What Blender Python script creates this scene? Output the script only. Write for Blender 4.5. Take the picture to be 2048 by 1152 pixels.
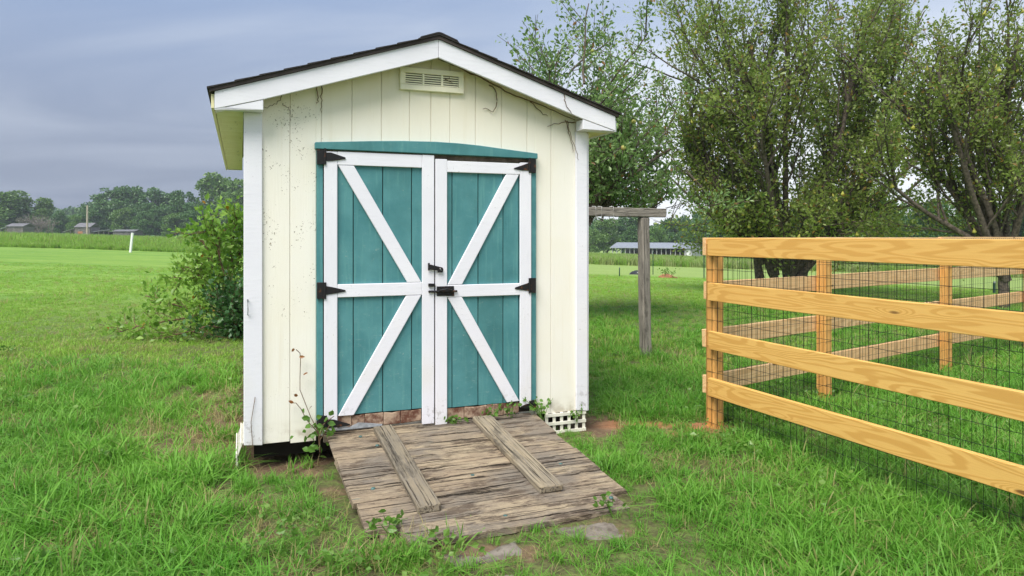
import bpy, bmesh, math, random
import numpy as np
from mathutils import Vector, Matrix, Euler
R = math.radians
for o in list(bpy.data.objects): bpy.data.objects.remove(o)
SC = bpy.context.scene
COL = SC.collection

# ------------------------------------------------------------------ camera, sky, sun, exposure
FPX, CX, HY, CZ = 1410.0, 1024.0, 470.0, 1.5          # focal length in photo pixels, principal x, horizon row, eye height
cam_d = bpy.data.cameras.new('camera'); cam = bpy.data.objects.new('camera', cam_d); COL.objects.link(cam)
cam_d.sensor_width = 36.0; cam_d.lens = 36.0 * FPX / 2048.0
cam_d.shift_y = -(576.0 - HY) / 2048.0
cam_d.clip_start = 0.05; cam_d.clip_end = 3000
cam.location = (0, 0, CZ); cam.rotation_euler = (R(90), 0, 0)
SC.camera = cam

SUN_EL, SUN_AZ = 55.0, 205.0        # azimuth clockwise from +Y (the view direction): behind the camera, to its left
W = bpy.data.worlds.new('World'); SC.world = W; W.use_nodes = True
def world_nodes():
    nt = W.node_tree; N = nt.nodes; L = nt.links; N.clear()
    out = N.new('ShaderNodeOutputWorld'); add = N.new('ShaderNodeAddShader')
    sky = N.new('ShaderNodeTexSky'); sky.sky_type = 'NISHITA'; sky.sun_disc = False
    sky.sun_elevation = R(SUN_EL); sky.sun_rotation = R(SUN_AZ); sky.air_density = 1.0; sky.dust_density = 3.0
    b1 = N.new('ShaderNodeBackground'); b1.inputs['Strength'].default_value = 0.05
    hs = N.new('ShaderNodeHueSaturation'); hs.inputs['Saturation'].default_value = 0.5; hs.inputs['Value'].default_value = 0.20
    L.new(sky.outputs[0], hs.inputs['Color']); L.new(hs.outputs[0], b1.inputs['Color'])
    # cloud layer: a storm bank low on the left, brighter thin cloud low on the right, streaks above
    tc = N.new('ShaderNodeTexCoord'); sep = N.new('ShaderNodeSeparateXYZ'); L.new(tc.outputs['Generated'], sep.inputs[0])
    def mr(v, a, b, c=0.0, d=1.0):
        m = N.new('ShaderNodeMapRange'); m.interpolation_type = 'SMOOTHSTEP'
        for k, q in zip((1, 2, 3, 4), (a, b, c, d)): m.inputs[k].default_value = q
        L.new(v, m.inputs[0]); return m.outputs[0]
    def mix(f, a, b):
        m = N.new('ShaderNodeMix'); m.data_type = 'RGBA'
        if isinstance(f, float): m.inputs[0].default_value = f
        else: L.new(f, m.inputs[0])
        for k, q in ((6, a), (7, b)):
            if isinstance(q, tuple): m.inputs[k].default_value = (*q, 1)
            else: L.new(q, m.inputs[k])
        return m.outputs[2]
    # cloud plane coordinates: direction / (z + .12)
    zz = N.new('ShaderNodeMath'); zz.operation = 'ABSOLUTE'; L.new(sep.outputs[2], zz.inputs[0])
    z2 = N.new('ShaderNodeMath'); z2.operation = 'ADD'; L.new(zz.outputs[0], z2.inputs[0]); z2.inputs[1].default_value = 0.13
    dv = N.new('ShaderNodeVectorMath'); dv.operation = 'DIVIDE'; cb = N.new('ShaderNodeCombineXYZ')
    for i in range(3): L.new(z2.outputs[0], cb.inputs[i])
    L.new(tc.outputs['Generated'], dv.inputs[0]); L.new(cb.outputs[0], dv.inputs[1])
    mp = N.new('ShaderNodeMapping'); mp.inputs['Scale'].default_value = (0.75, 1.25, 0.3); mp.inputs['Location'].default_value = (1.7, 0.35, 0)
    mp.inputs['Rotation'].default_value = (0, 0, R(14))
    L.new(dv.outputs[0], mp.inputs[0])
    n1 = N.new('ShaderNodeTexNoise'); n1.inputs['Scale'].default_value = 0.85; n1.inputs['Detail'].default_value = 6; n1.inputs['Roughness'].default_value = 0.5
    n1.inputs['Distortion'].default_value = 0.6
    L.new(mp.outputs[0], n1.inputs['Vector'])
    f1 = mr(n1.outputs[0], 0.30, 0.76)
    upper = mix(f1, (0.130, 0.186, 0.298), (0.262, 0.304, 0.378))
    side = mr(sep.outputs[0], -0.12, 0.16)
    low = mix(side, (0.112, 0.136, 0.196), (0.58, 0.60, 0.63))
    low2 = mix(mr(n1.outputs[0], 0.30, 0.72, 0.0, 0.34), low, (0.28, 0.31, 0.37))
    el = mr(sep.outputs[2], 0.07, 0.36)
    c = mix(el, low2, upper)
    b2 = N.new('ShaderNodeBackground'); L.new(c, b2.inputs['Color']); b2.inputs['Strength'].default_value = 0.585
    L.new(b1.outputs[0], add.inputs[0]); L.new(b2.outputs[0], add.inputs[1]); L.new(add.outputs[0], out.inputs['Surface'])
world_nodes()
sun_d = bpy.data.lights.new('sun', 'SUN'); sun_d.energy = 1.5; sun_d.angle = R(38); sun_d.color = (1.0, 0.965, 0.91)
sun = bpy.data.objects.new('sun', sun_d); COL.objects.link(sun)
_sd = Vector((math.sin(R(SUN_AZ)) * math.cos(R(SUN_EL)), math.cos(R(SUN_AZ)) * math.cos(R(SUN_EL)), math.sin(R(SUN_EL))))
sun.rotation_euler = (-_sd).to_track_quat('-Z', 'Y').to_euler(); sun.location = (-6, -10, 20)
SC.view_settings.view_transform = 'Standard'; SC.view_settings.look = 'None'; SC.view_settings.gamma = 1.0
SC.view_settings.use_curve_mapping = False
SC.view_settings.exposure = 1.68
SC.render.engine = 'CYCLES'
SC.cycles.max_bounces = 4; SC.cycles.diffuse_bounces = 3; SC.cycles.glossy_bounces = 2; SC.cycles.transmission_bounces = 3; SC.cycles.transparent_max_bounces = 8; SC.cycles.volume_bounces = 0
SC.cycles.use_denoising = True

# ------------------------------------------------------------------ pixel -> place helpers
TH = R(21); SP = Vector((-.375 * 4.54, 4.54, 0)); SD = Vector((math.cos(TH), math.sin(TH), 0)); SN = Vector((-math.sin(TH), math.cos(TH), 0))
def F(px, py, off=0.0):
    """photo pixel -> (u, z) on the shed's front plane moved `off` metres outwards"""
    r = Vector(((px - CX) / FPX, 1.0, -(py - HY) / FPX)); o = SP - SN * off
    t = o.dot(SN) / r.dot(SN); p = r * t
    return ((p - o).dot(SD), CZ + p.z)
def shed_to_world(u, v, z=0): return SP + SD * u + SN * v + Vector((0, 0, z))
def at(px, py, Y): return Vector(((px - CX) / FPX * Y, Y, CZ - (py - HY) / FPX * Y))
def sstep(x, a, b):
    t = np.clip((x - a) / (b - a), 0, 1); return t * t * (3 - 2 * t)
def gz(x, y):
    """height of the ground: level round the shed, then tilting gently down to the right"""
    r = np.hypot(x, y); k = sstep(r, 10, 50)
    far = np.minimum(1.0, 260 / np.maximum(r, 1))
    z = (-0.0316 * x - 0.0171 * y) * far * k
    z = np.where(np.asarray(y) < -5, z * 0.3, z)
    return z + 0.012 * np.sin(x * 1.7 + 0.4) * np.cos(y * 1.3) + 0.02 * np.sin(x * .45) * np.sin(y * .37 + 1)
def G(px, py):
    """photo pixel -> point on the ground"""
    Y = 6.0
    for _ in range(60):
        X = (px - CX) / FPX * Y; z = float(gz(X, Y)); Y = Y * .5 + .5 * max(1.0, (CZ - z) * FPX / (py - HY))
    return Vector(((px - CX) / FPX * Y, Y, float(gz((px - CX) / FPX * Y, Y))))

# ------------------------------------------------------------------ material helpers
MATS = {}
class NT:
    def __init__(s, name):
        s.m = bpy.data.materials.new(name); s.m.use_nodes = True; s.t = s.m.node_tree; s.N = s.t.nodes; s.L = s.t.links
        s.b = s.N['Principled BSDF']; s.out = s.N['Material Output']; MATS[name] = s.m
        s.b.inputs['Roughness'].default_value = 0.75
        s.b.inputs['Specular IOR Level'].default_value = 0.3
    def n(s, t, **k):
        x = s.N.new('ShaderNode' + t)
        for a, v in k.items(): setattr(x, a, v)
        return x
    def put(s, sock, v):
        if isinstance(v, (int, float)): sock.default_value = v
        elif isinstance(v, tuple): sock.default_value = (*v, 1) if (len(v) == 3 and sock.type == 'RGBA') else v
        else: s.L.new(v, sock)
    def obj(s, scale=(1, 1, 1), rand=True):
        tc = s.n('TexCoord'); v = tc.outputs['Object']
        if rand:
            oi = s.n('ObjectInfo'); mm = s.n('VectorMath', operation='MULTIPLY_ADD')
            cb = s.n('CombineXYZ')
            for i in range(3): s.L.new(oi.outputs['Random'], cb.inputs[i])
            s.L.new(cb.outputs[0], mm.inputs[0]); mm.inputs[1].default_value = (37.0, 61.0, 23.0); s.L.new(v, mm.inputs[2]); v = mm.outputs[0]
        mp = s.n('Mapping'); mp.inputs['Scale'].default_value = scale; s.L.new(v, mp.inputs[0]); return mp.outputs[0]
    def pos(s, scale=(1, 1, 1)):
        g = s.n('NewGeometry'); mp = s.n('Mapping'); mp.inputs['Scale'].default_value = scale; s.L.new(g.outputs['Position'], mp.inputs[0]); return mp.outputs[0]
    def noise(s, vec, scale=5, detail=4, rough=.55, dist=0.0):
        x = s.n('TexNoise'); s.L.new(vec, x.inputs['Vector'])
        for k, v in (('Scale', scale), ('Detail', detail), ('Roughness', rough), ('Distortion', dist)): x.inputs[k].default_value = v
        return x.outputs[0]
    def voro(s, vec, scale, feat='F1'):
        x = s.n('TexVoronoi', feature=feat); s.L.new(vec, x.inputs['Vector']); x.inputs['Scale'].default_value = scale; return x.outputs[0]
    def mr(s, v, a, b, c=0.0, d=1.0, smooth=True):
        m = s.n('MapRange'); m.interpolation_type = 'SMOOTHSTEP' if smooth else 'LINEAR'
        for k, q in zip((1, 2, 3, 4), (a, b, c, d)): m.inputs[k].default_value = q
        s.L.new(v, m.inputs[0]); return m.outputs[0]
    def math(s, op, a, b=0.0):
        m = s.n('Math', operation=op); s.put(m.inputs[0], a); s.put(m.inputs[1], b); return m.outputs[0]
    def mix(s, f, a, b, blend='MIX'):
        m = s.n('Mix', data_type='RGBA', blend_type=blend); s.put(m.inputs[0], f); s.put(m.inputs[6], a); s.put(m.inputs[7], b); return m.outputs[2]
    def sep(s, v):
        x = s.n('SeparateXYZ'); s.L.new(v, x.inputs[0]); return x.outputs
    def color(s, v): s.put(s.b.inputs['Base Color'], v)
    def bump(s, h, strength=.3, dist=.01):
        x = s.n('Bump'); x.inputs['Strength'].default_value = strength; x.inputs['Distance'].default_value = dist
        s.L.new(h, x.inputs['Height']); s.L.new(x.outputs[0], s.b.inputs['Normal'])
    def rand(s): return s.n('ObjectInfo').outputs['Random']
    def leafy(s, col, trans=.35, rough=.5, tcol=None):
        """thin leaf: principled plus translucent"""
        s.color(col); s.b.inputs['Roughness'].default_value = rough; s.b.inputs['Specular IOR Level'].default_value = .5
        t = s.n('BsdfTranslucent'); s.put(t.inputs['Color'], tcol if tcol is not None else col)
        mx = s.n('MixShader'); mx.inputs[0].default_value = trans
        s.L.new(s.b.outputs[0], mx.inputs[1]); s.L.new(t.outputs[0], mx.inputs[2]); s.L.new(mx.outputs[0], s.out.inputs['Surface'])

def m_plain(name, col, rough=.75, var=.12, scale=6.0, metal=0.0):
    s = NT(name); n = s.noise(s.obj(), scale, 5)
    s.color(s.mix(s.mr(n, .3, .7), tuple(c * (1 - var) for c in col), tuple(min(1, c * (1 + var)) for c in col)))
    s.b.inputs['Roughness'].default_value = rough; s.b.inputs['Metallic'].default_value = metal; s.bump(n, .2, .004)
    return s.m

def m_white():
    s = NT('white_paint'); v = s.obj((1, 1, 1))
    big = s.noise(v, 2.2, 5); fine = s.noise(s.obj((9, 60, 60)), 1.0, 4); sp = s.noise(v, 70, 3, .6)
    c = s.mix(s.mr(big, .35, .75), (.80, .785, .835), (.86, .845, .885))
    c = s.mix(s.mr(fine, .55, .80, 0, .30), c, (.60, .60, .62))
    c = s.mix(s.math('MULTIPLY', s.mr(sp, .66, .72), s.mr(big, .48, .66, 0, .75)), c, (.16, .13, .11))     # chips and specks
    wz = s.sep(s.pos())[2]; wn = s.noise(s.pos(), 26, 5, .65)
    c = s.mix(s.math('MULTIPLY', s.mr(wz, .42, .17), s.mr(wn, .54, .62, 0, .45)), c, (.16, .125, .10))
    c = s.mix(s.math('MULTIPLY', s.mr(wz, 1.2, .2, 0, .5), s.mr(big, .45, .7)), c, (.66, .62, .54))
    s.color(c); s.b.inputs['Roughness'].default_value = .55; s.bump(fine, .35, .003)
m_white()
def m_siding():
    s = NT('cream_siding'); tc = s.n('TexCoord'); v0 = tc.outputs['Object']      # all boards share the shed's frame
    x, y, z = s.sep(v0)
    big = s.noise(v0, 1.6, 5)
    mp = s.n('Mapping'); mp.inputs['Scale'].default_value = (90, 90, 5); s.L.new(v0, mp.inputs[0])
    grain = s.noise(mp.outputs[0], 1.0, 4)
    c = s.mix(s.mr(big, .3, .72), (.875, .83, .70), (.90, .865, .775))
    c = s.mix(s.mr(grain, .58, .8, 0, .22), c, (.62, .58, .43))
    # dead vine tendrils and mildew specks, thick on the left boards and thin elsewhere
    wp = s.n('TexNoise'); s.L.new(v0, wp.inputs['Vector']); wp.inputs['Scale'].default_value = 40; wv = s.n('VectorMath', operation='MULTIPLY_ADD'); s.L.new(wp.outputs['Color'], wv.inputs[0]); wv.inputs[1].default_value = (.03, .03, .045); s.L.new(v0, wv.inputs[2])
    sp = s.voro(wv.outputs[0], 88); spn = s.noise(v0, 46, 4, .7); cl = s.noise(v0, 5.5, 3)
    lft = s.math('MULTIPLY', s.mr(x, .70, .36), s.mr(z, .7, 1.7, .35, 1.0))
    thr = s.math('MULTIPLY_ADD', lft, .17); s.t.nodes[-1].inputs[2].default_value = .012
    clm = s.mr(cl, .42, .62)
    th2 = s.math('MULTIPLY', thr, clm)
    m1 = s.math('LESS_THAN', sp, s.math('MULTIPLY', th2, s.mr(spn, .42, .70, .0, 3.8)))
    c = s.mix(s.math('MULTIPLY', m1, .8), c, (.17, .13, .07))
    mp3 = s.n('Mapping'); mp3.inputs['Scale'].default_value = (16, 16, .8); s.L.new(v0, mp3.inputs[0]); drip = s.noise(mp3.outputs[0], 1.0, 5, .6)
    c = s.mix(s.mr(drip, .54, .74, 0, .26), c, (.70, .62, .44))
    # yellowish eave shade painted in, and a brown splash line at the foot
    eave_shade = s.math('MULTIPLY', s.mr(z, 2.05, 2.7), s.mr(big, .25, .6))
    c = s.mix(s.math('MULTIPLY', eave_shade, .48), c, (.68, .56, .26))
    foot = s.math('MULTIPLY', s.mr(z, .30, .14), s.mr(s.noise(v0, 9, 5), .42, .62))
    c = s.mix(s.math('MULTIPLY', foot, .6), c, (.34, .27, .17))
    s.color(c); s.b.inputs['Roughness'].default_value = .65; s.bump(grain, .30, .003)
m_siding()
def m_soffit():
    s = NT('green_soffit'); v = s.obj(); n = s.noise(v, 4, 5); st = s.noise(s.obj((30, 2, 30)), 1, 3)
    c = s.mix(s.mr(n, .3, .7), (.80, .73, .42), (.86, .80, .52)); c = s.mix(s.mr(st, .62, .75, 0, .5), c, (.25, .22, .10))
    s.color(c); s.bump(n, .2, .004)
m_soffit()
def m_teal():
    s = NT('teal_paint'); v = s.obj(); v2 = s.obj((40, 40, 3)); big = s.noise(v, 3.2, 6, .6); st = s.noise(v2, 1, 5); fn = s.noise(v, 38, 4, .65)
    c = s.mix(s.mr(big, .3, .72), (.060, .210, .225), (.100, .285, .295))
    c = s.mix(s.mr(st, .52, .74, 0, .55), c, (.13, .33, .31))
    c = s.mix(s.mr(s.noise(v, 1.4, 5, .6), .50, .68, 0, .5), c, (.045, .150, .150))
    c = s.mix(s.math('MULTIPLY', s.mr(fn, .62, .74), s.mr(big, .46, .64, 0, .8)), c, (.36, .42, .36))
    c = s.mix(s.math('MULTIPLY', s.mr(fn, .36, .28), s.mr(big, .46, .36, 0, .75)), c, (.030, .10, .09))
    scf = s.noise(s.obj((9, 9, 30)), 2.0, 7, .75); low = s.mr(s.sep(s.pos())[2], 1.15, .45, .35, 1.0)
    c = s.mix(s.math('MULTIPLY', s.mr(scf, .56, .72, 0, .55), low), c, (.26, .40, .36))
    s.color(c); s.b.inputs['Roughness'].default_value = .6; s.bump(s.math('ADD', st, fn), .35, .003)
m_teal()
def m_grain(name, lo, hi, dark, knots=True, grey=0.0):
    """sawn pine: contour-like grain along local X, knots, per-board offset"""
    s = NT(name); va = s.obj((1.0, 11, 11)); warp = s.noise(va, 1.0, 1.5, .45, .25)
    x, y, z = s.sep(s.obj())
    ph = s.math('MULTIPLY_ADD', warp, 70.0); s.t.nodes[-1].inputs[2].default_value = 0.0
    ph = s.math('ADD', ph, s.math('MULTIPLY', z, 55.0))
    kn = None
    if knots:
        vk = s.obj((1.3, 1.0, 5.0)); kd = s.voro(vk, 1.0)
        k1 = s.mr(kd, .0, .24, 1.0, 0.0); ph = s.math('ADD', ph, s.math('MULTIPLY', k1, 24.0)); kn = s.mr(kd, .04, .075, 1.0, 0.0)
    ring = s.math('SINE', ph); ring01 = s.mr(ring, -1, 1)
    fine = s.noise(s.obj((6, 150, 150)), 1.0, 3)
    rr = s.rand()
    c = s.mix(s.mr(ring01, .35, .98, 0, .8), hi, lo)
    c = s.mix(s.mr(fine, .4, .75, 0, .35), c, lo)
    c = s.mix(s.math('MULTIPLY', rr, .55), c, tuple(a * b for a, b in zip(hi, (1.02, .86, .74))))
    if kn is not None: c = s.mix(s.math('MULTIPLY', kn, .85), c, dark)
    blot = s.noise(s.obj((2, 6, 6)), 1.6, 4)
    c = s.mix(s.mr(blot, .58, .8, 0, .22 + grey), c, tuple(a * .75 for a in lo))
    s.color(c); s.b.inputs['Roughness'].default_value = .62; s.bump(s.math('ADD', ring01, fine), .12, .002)
m_grain('pine_rail', (.64, .335, .078), (.83, .500, .145), (.12, .05, .015))
m_grain('pine_rail_back', (.62, .38, .17), (.80, .55, .29), (.12, .06, .03), grey=.06)
m_grain('pine_post', (.60, .29, .075), (.80, .46, .145), (.12, .05, .02), knots=False)
def m_weathered(name, pal, crack=.9, teal=0.0, fx=1.0):
    s = NT(name); big = s.noise(s.pos((1.1, 1.1, 1.1)), 1.6, 4, .6); st = s.noise(s.obj((2.2 * fx, 130, 130)), 1.0, 5, .65); cr = s.noise(s.obj((1.6 * fx, 95, 95)), 1.0, 5, .7, .1)
    blot = s.noise(s.obj((2.4 * fx, 9, 9)), 1.3, 6, .65)
    c = s.mix(s.mr(big, .36, .62), pal[0], pal[1])
    c = s.mix(s.mr(blot, .42, .64), c, pal[2])
    g_ = s.mix(s.mr(s.noise(s.pos(), 2.7, 3, .6), .40, .62), pal[1], pal[2]); c = s.mix(.45, c, g_)
    c = s.mix(s.math('MULTIPLY', s.mr(s.rand(), .35, 1.0), .42), c, tuple(q * .62 for q in pal[3]))
    c = s.mix(s.mr(st, .44, .60, 0, .7), c, pal[3])
    c = s.mix(s.mr(cr, .43, .385, 0, crack), c, (.035, .027, .021))
    mo = s.noise(s.obj((1.3, 4, 4)), 2.4, 6, .7)
    c = s.mix(s.mr(mo, .52, .68, 0, .75), c, tuple(q * .42 for q in pal[3]))
    if teal: c = s.mix(s.mr(s.noise(s.obj((3.5, 16, 16)), 1.0, 4), .68, .74, 0, teal), c, (.10, .25, .24))
    s.color(c); s.b.inputs['Roughness'].default_value = .92; s.b.inputs['Specular IOR Level'].default_value = .15
    s.bump(s.math('SUBTRACT', s.math('MULTIPLY', st, .6), s.mr(cr, .46, .34)), .9, .010)
def m_ramp():
    """rotted softwood: tan heart, grey edges, ragged dark stains and fine raised grain"""
    s = NT('ramp_wood'); pw = s.pos(); big = s.noise(pw, 1.9, 5, .6); st = s.noise(s.obj((3.0, 150, 150)), 1.0, 6, .7); st2 = s.noise(s.obj((1.2, 46, 46)), 1.0, 5, .7, .2)
    rot = s.noise(s.obj((3.2, 12, 12)), 1.0, 9, .78); gr = s.noise(s.obj((5, 24, 24)), 2.0, 7, .8); rot2 = s.noise(s.obj((1.6, 5, 5)), 1.3, 8, .75)
    c = s.mix(s.mr(big, .38, .60), (.43, .33, .22), (.27, .232, .185))
    c = s.mix(s.mr(rot2, .48, .62), c, (.54, .43, .285))
    c = s.mix(s.mr(st, .46, .58, 0, .55), c, (.24, .19, .145))
    c = s.mix(s.mr(rot, .50, .60, 0, .85), c, (.125, .092, .068))
    c = s.mix(s.mr(gr, .58, .70, 0, .6), c, (.58, .49, .37))
    c = s.mix(s.mr(gr, .40, .32, 0, .7), c, (.10, .075, .055))
    c = s.mix(s.mr(st2, .42, .385, 0, .95), c, (.030, .023, .018))
    c = s.mix(s.mr(s.noise(s.obj((3.5, 16, 16)), 1.0, 4), .69, .74, 0, .6), c, (.12, .25, .24))
    s.color(c); s.b.inputs['Roughness'].default_value = .95; s.b.inputs['Specular IOR Level'].default_value = .12
    h = s.math('ADD', s.math('MULTIPLY', st, .6), s.math('SUBTRACT', gr, s.mr(st2, .45, .36))); s.bump(h, 1.0, .014)
m_ramp()
m_weathered('cleat_wood', ((.36, .305, .22), (.26, .22, .16), (.41, .33, .215), (.23, .20, .16)), .75)
m_weathered('old_post_wood', ((.33, .29, .24), (.24, .21, .18), (.38, .34, .28), (.19, .17, .145)), .7)
m_weathered('barn_wood', ((.22, .20, .19), (.16, .15, .14), (.27, .25, .23), (.13, .12, .11)), .6)
def m_rot():
    s = NT('rotten_wood'); a = s.noise(s.obj((9, 9, 9)), 1, 5, .65); b = s.noise(s.obj((40, 4, 40)), 1, 4)
    c = s.mix(s.mr(a, .4, .62), (.13, .055, .035), (.47, .34, .24)); c = s.mix(s.mr(b, .5, .7, 0, .6), c, (.28, .19, .13)); s.color(c); s.b.inputs['Roughness'].default_value = .95; s.bump(a, .8, .01)
m_rot()
def m_iron():
    s = NT('black_iron'); a = s.noise(s.obj(), 26, 5); c = s.mix(s.mr(a, .56, .72), (.022, .021, .022), (.16, .060, .022)); s.color(c); s.b.inputs['Roughness'].default_value = .55; s.b.inputs['Metallic'].default_value = .35; s.bump(a, .3, .002)
m_iron()
def m_shingle():
    s = NT('asphalt_shingle'); a = s.noise(s.obj(), 240, 2); b = s.noise(s.obj(), 5, 4); c = s.mix(s.mr(a, .35, .65), (.018, .016, .016), (.062, .056, .054)); c = s.mix(s.mr(b, .4, .7, 0, .4), c, (.04, .034, .03)); s.color(c); s.b.inputs['Roughness'].default_value = .95; s.bump(a, .5, .002)
m_shingle()
m_plain('roof_edge', (.060, .045, .040), .6, .3)
m_plain('dark_void', (.022, .018, .014), .95, .3)
m_plain('lattice_plastic', (.80, .77, .66), .6, .1)
m_plain('vent_cream', (.88, .83, .63), .6, .06)
m_plain('grey_block', (.16, .15, .14), .95, .4, 12)
m_plain('wire_black', (.012, .014, .013), .5, .2)
m_plain('line_cord', (.55, .54, .50), .8, .2)
m_plain('white_pvc', (.80, .80, .80), .4, .05)
m_plain('steel_roof', (.36, .38, .41), .4, .08, 2, .3)
m_plain('old_roof', (.17, .165, .17), .6, .25, 2)
m_plain('barn_steel', (.42, .42, .43), .5, .08, 2)
m_plain('green_post', (.020, .055, .040), .6, .3)
m_plain('pole_wood', (.42, .36, .28), .9, .2, 3)
m_plain('tarp_black', (.028, .030, .034), .35, .4)
m_plain('rusty_red', (.35, .16, .08), .9, .4, 4)
m_plain('teal_bolt', (.07, .14, .13), .5, .4, 40)
m_plain('brown_strip', (.12, .090, .070), .9, .4, 20)
m_plain('metal_flash', (.36, .38, .40), .55, .4, 18)
m_plain('vine_bark', (.16, .10, .060), .9, .4, 30)
m_plain('tree_bark', (.11, .088, .068), .95, .5, 18)
m_plain('pale_bark', (.22, .19, .165), .95, .4, 14)
m_plain('hay', (.36, .24, .12), .95, .4, 3)
def m_concrete():
    s = NT('old_concrete'); a = s.noise(s.obj(), 7, 6, .65); b = s.noise(s.obj(), 60, 4); c = s.mix(s.mr(a, .35, .68), (.12, .095, .07), (.27, .235, .195)); c = s.mix(s.mr(b, .55, .7, 0, .5), c, (.10, .085, .06)); s.color(c); s.b.inputs['Roughness'].default_value = .95; s.bump(s.math('ADD', a, b), .6, .01)
m_concrete()
def m_leaf(name, a, b, c3, trans=.35, pr=.06, odd=(.40, .24, .03)):
    s = NT(name); g = s.n('NewGeometry'); n = s.noise(s.pos(), 1.1, 3); rnd = g.outputs['Random Per Island']
    c = s.mix(s.mr(n, .35, .65), a, b); c = s.mix(s.mr(rnd, .55, 1.0, 0, .75, False), c, c3); c = s.mix(s.math('GREATER_THAN', rnd, 1 - pr), c, odd) if pr > 0 else c
    s.leafy(c, trans, .36)
m_leaf('apple_leaf', (.140, .250, .066), (.200, .325, .088), (.36, .47, .19), .42, .02, (.34, .17, .05))
m_leaf('pear_leaf', (.205, .295, .055), (.280, .370, .072), (.50, .55, .18), .55, .05, (.34, .22, .05))
m_leaf('bush_leaf', (.20, .39, .05), (.29, .49, .075), (.42, .60, .12), .5, .015, (.46, .24, .03))
m_leaf('dark_leaf', (.045, .125, .032), (.07, .175, .045), (.11, .23, .065), .25, 0)
m_leaf('weed_leaf', (.11, .24, .035), (.16, .32, .05), (.24, .38, .075), .4, 0)
m_leaf('far_leaf_a', (.095, .190, .038), (.150, .265, .050), (.20, .32, .07), .25, 0)
m_leaf('far_leaf_b', (.058, .145, .034), (.098, .205, .048), (.140, .250, .062), .25, 0)
m_leaf('far_leaf_c', (.10, .20, .04), (.14, .26, .045), (.17, .30, .06), .25, 0)
m_leaf('far_leaf_grey', (.12, .125, .075), (.155, .15, .10), (.19, .18, .14), .2, 0)
m_leaf('reddish_leaf', (.22, .075, .020), (.30, .13, .035), (.36, .20, .06), .3, 0)
def m_fruit(name, col, c2):
    s = NT(name); s.color(s.mix(s.mr(s.noise(s.obj(), 9, 3), .35, .65), col, c2)); s.b.inputs['Roughness'].default_value = .45
m_fruit('pear_skin', (.42, .42, .06), (.52, .47, .10)); m_fruit('apple_skin', (.36, .40, .09), (.44, .25, .10))
def m_grass(name, a, b, c, tip, trans=.35):
    s = NT(name); p = s.pos(); n1 = s.noise(p, .55, 3); n2 = s.noise(p, 3.2, 3); r = s.rand()
    k = s.mix(s.mr(n1, .34, .66), a, b); k = s.mix(s.mr(n2, .45, .72, 0, .55), k, c); k = s.mix(s.math('MULTIPLY', r, .45), k, tip)
    k = s.mix(s.mr(s.n('NewGeometry').outputs['Random Per Island'], .88, .95, 0, .75), k, (.36, .30, .13))
    s.leafy(k, trans, .5); s.b.inputs['Specular IOR Level'].default_value = .3
m_grass('grass_blade', (.096, .305, .025), (.148, .385, .035), (.210, .425, .058), (.27, .47, .085))
m_grass('lawn_blade', (.235, .455, .050), (.300, .515, .064), (.335, .525, .080), (.39, .55, .11))
m_grass('dry_blade', (.33, .28, .12), (.42, .34, .16), (.28, .31, .09), (.37, .36, .13), .25)
m_grass('crop_blade', (.24, .44, .055), (.30, .50, .07), (.33, .50, .09), (.38, .53, .12), .5)
m_grass('seedy_blade', (.30, .40, .12), (.35, .44, .14), (.38, .42, .18), (.42, .44, .20))
def m_ground():
    s = NT('ground_soil'); p = s.pos(); at_ = s.n('Attribute', attribute_name='bare'); red = s.n('Attribute', attribute_name='red'); fld = s.n('Attribute', attribute_name='field')
    n1 = s.noise(p, .5, 4); n2 = s.noise(p, 6, 5, .65); n3 = s.noise(p, 38, 4); nb = s.noise(s.pos((.14, .6, .5)), .45, 5, .6)
    lawn = s.mix(s.mr(n1, .3, .7), (.155, .295, .038), (.198, .345, .050)); lawn = s.mix(s.mr(n2, .4, .75, 0, .5), lawn, (.105, .225, .030))
    lawn = s.mix(s.mr(nb, .42, .60, 0, .8), lawn, (.245, .375, .062))
    mown = s.mix(s.mr(n1, .3, .7), (.24, .34, .08), (.27, .37, .095)); lawn = s.mix(s.mr(s.noise(s.pos((.5, 1, 1)), .9, 5, .65), .44, .62, 0, .45), lawn, (.115, .245, .032)); lawn = s.mix(fld.outputs['Fac'], lawn, mown)
    thatch = s.mix(s.mr(n3, .35, .65), (.12, .135, .045), (.085, .075, .035))
    near = s.n('Attribute', attribute_name='tufted'); lawn = s.mix(near.outputs['Fac'], lawn, s.mix(s.mr(n2, .25, .55, .45, 1.0), lawn, thatch))
    soil = s.mix(s.mr(n2, .35, .68), (.115, .072, .042), (.205, .140, .082)); soil = s.mix(s.mr(n3, .55, .75, 0, .6), soil, (.30, .235, .14))
    clay = s.mix(s.mr(n2, .3, .7), (.30, .125, .055), (.44, .205, .10)); soil = s.mix(red.outputs['Fac'], soil, clay)
    bm = s.math('ADD', at_.outputs['Fac'], s.mr(n2, .2, .8, -.3, .3)); c = s.mix(s.mr(bm, .35, .7), lawn, soil)
    s.color(c); s.b.inputs['Roughness'].default_value = .95; s.bump(s.math('ADD', n2, n3), .6, .03)
m_ground()

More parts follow.
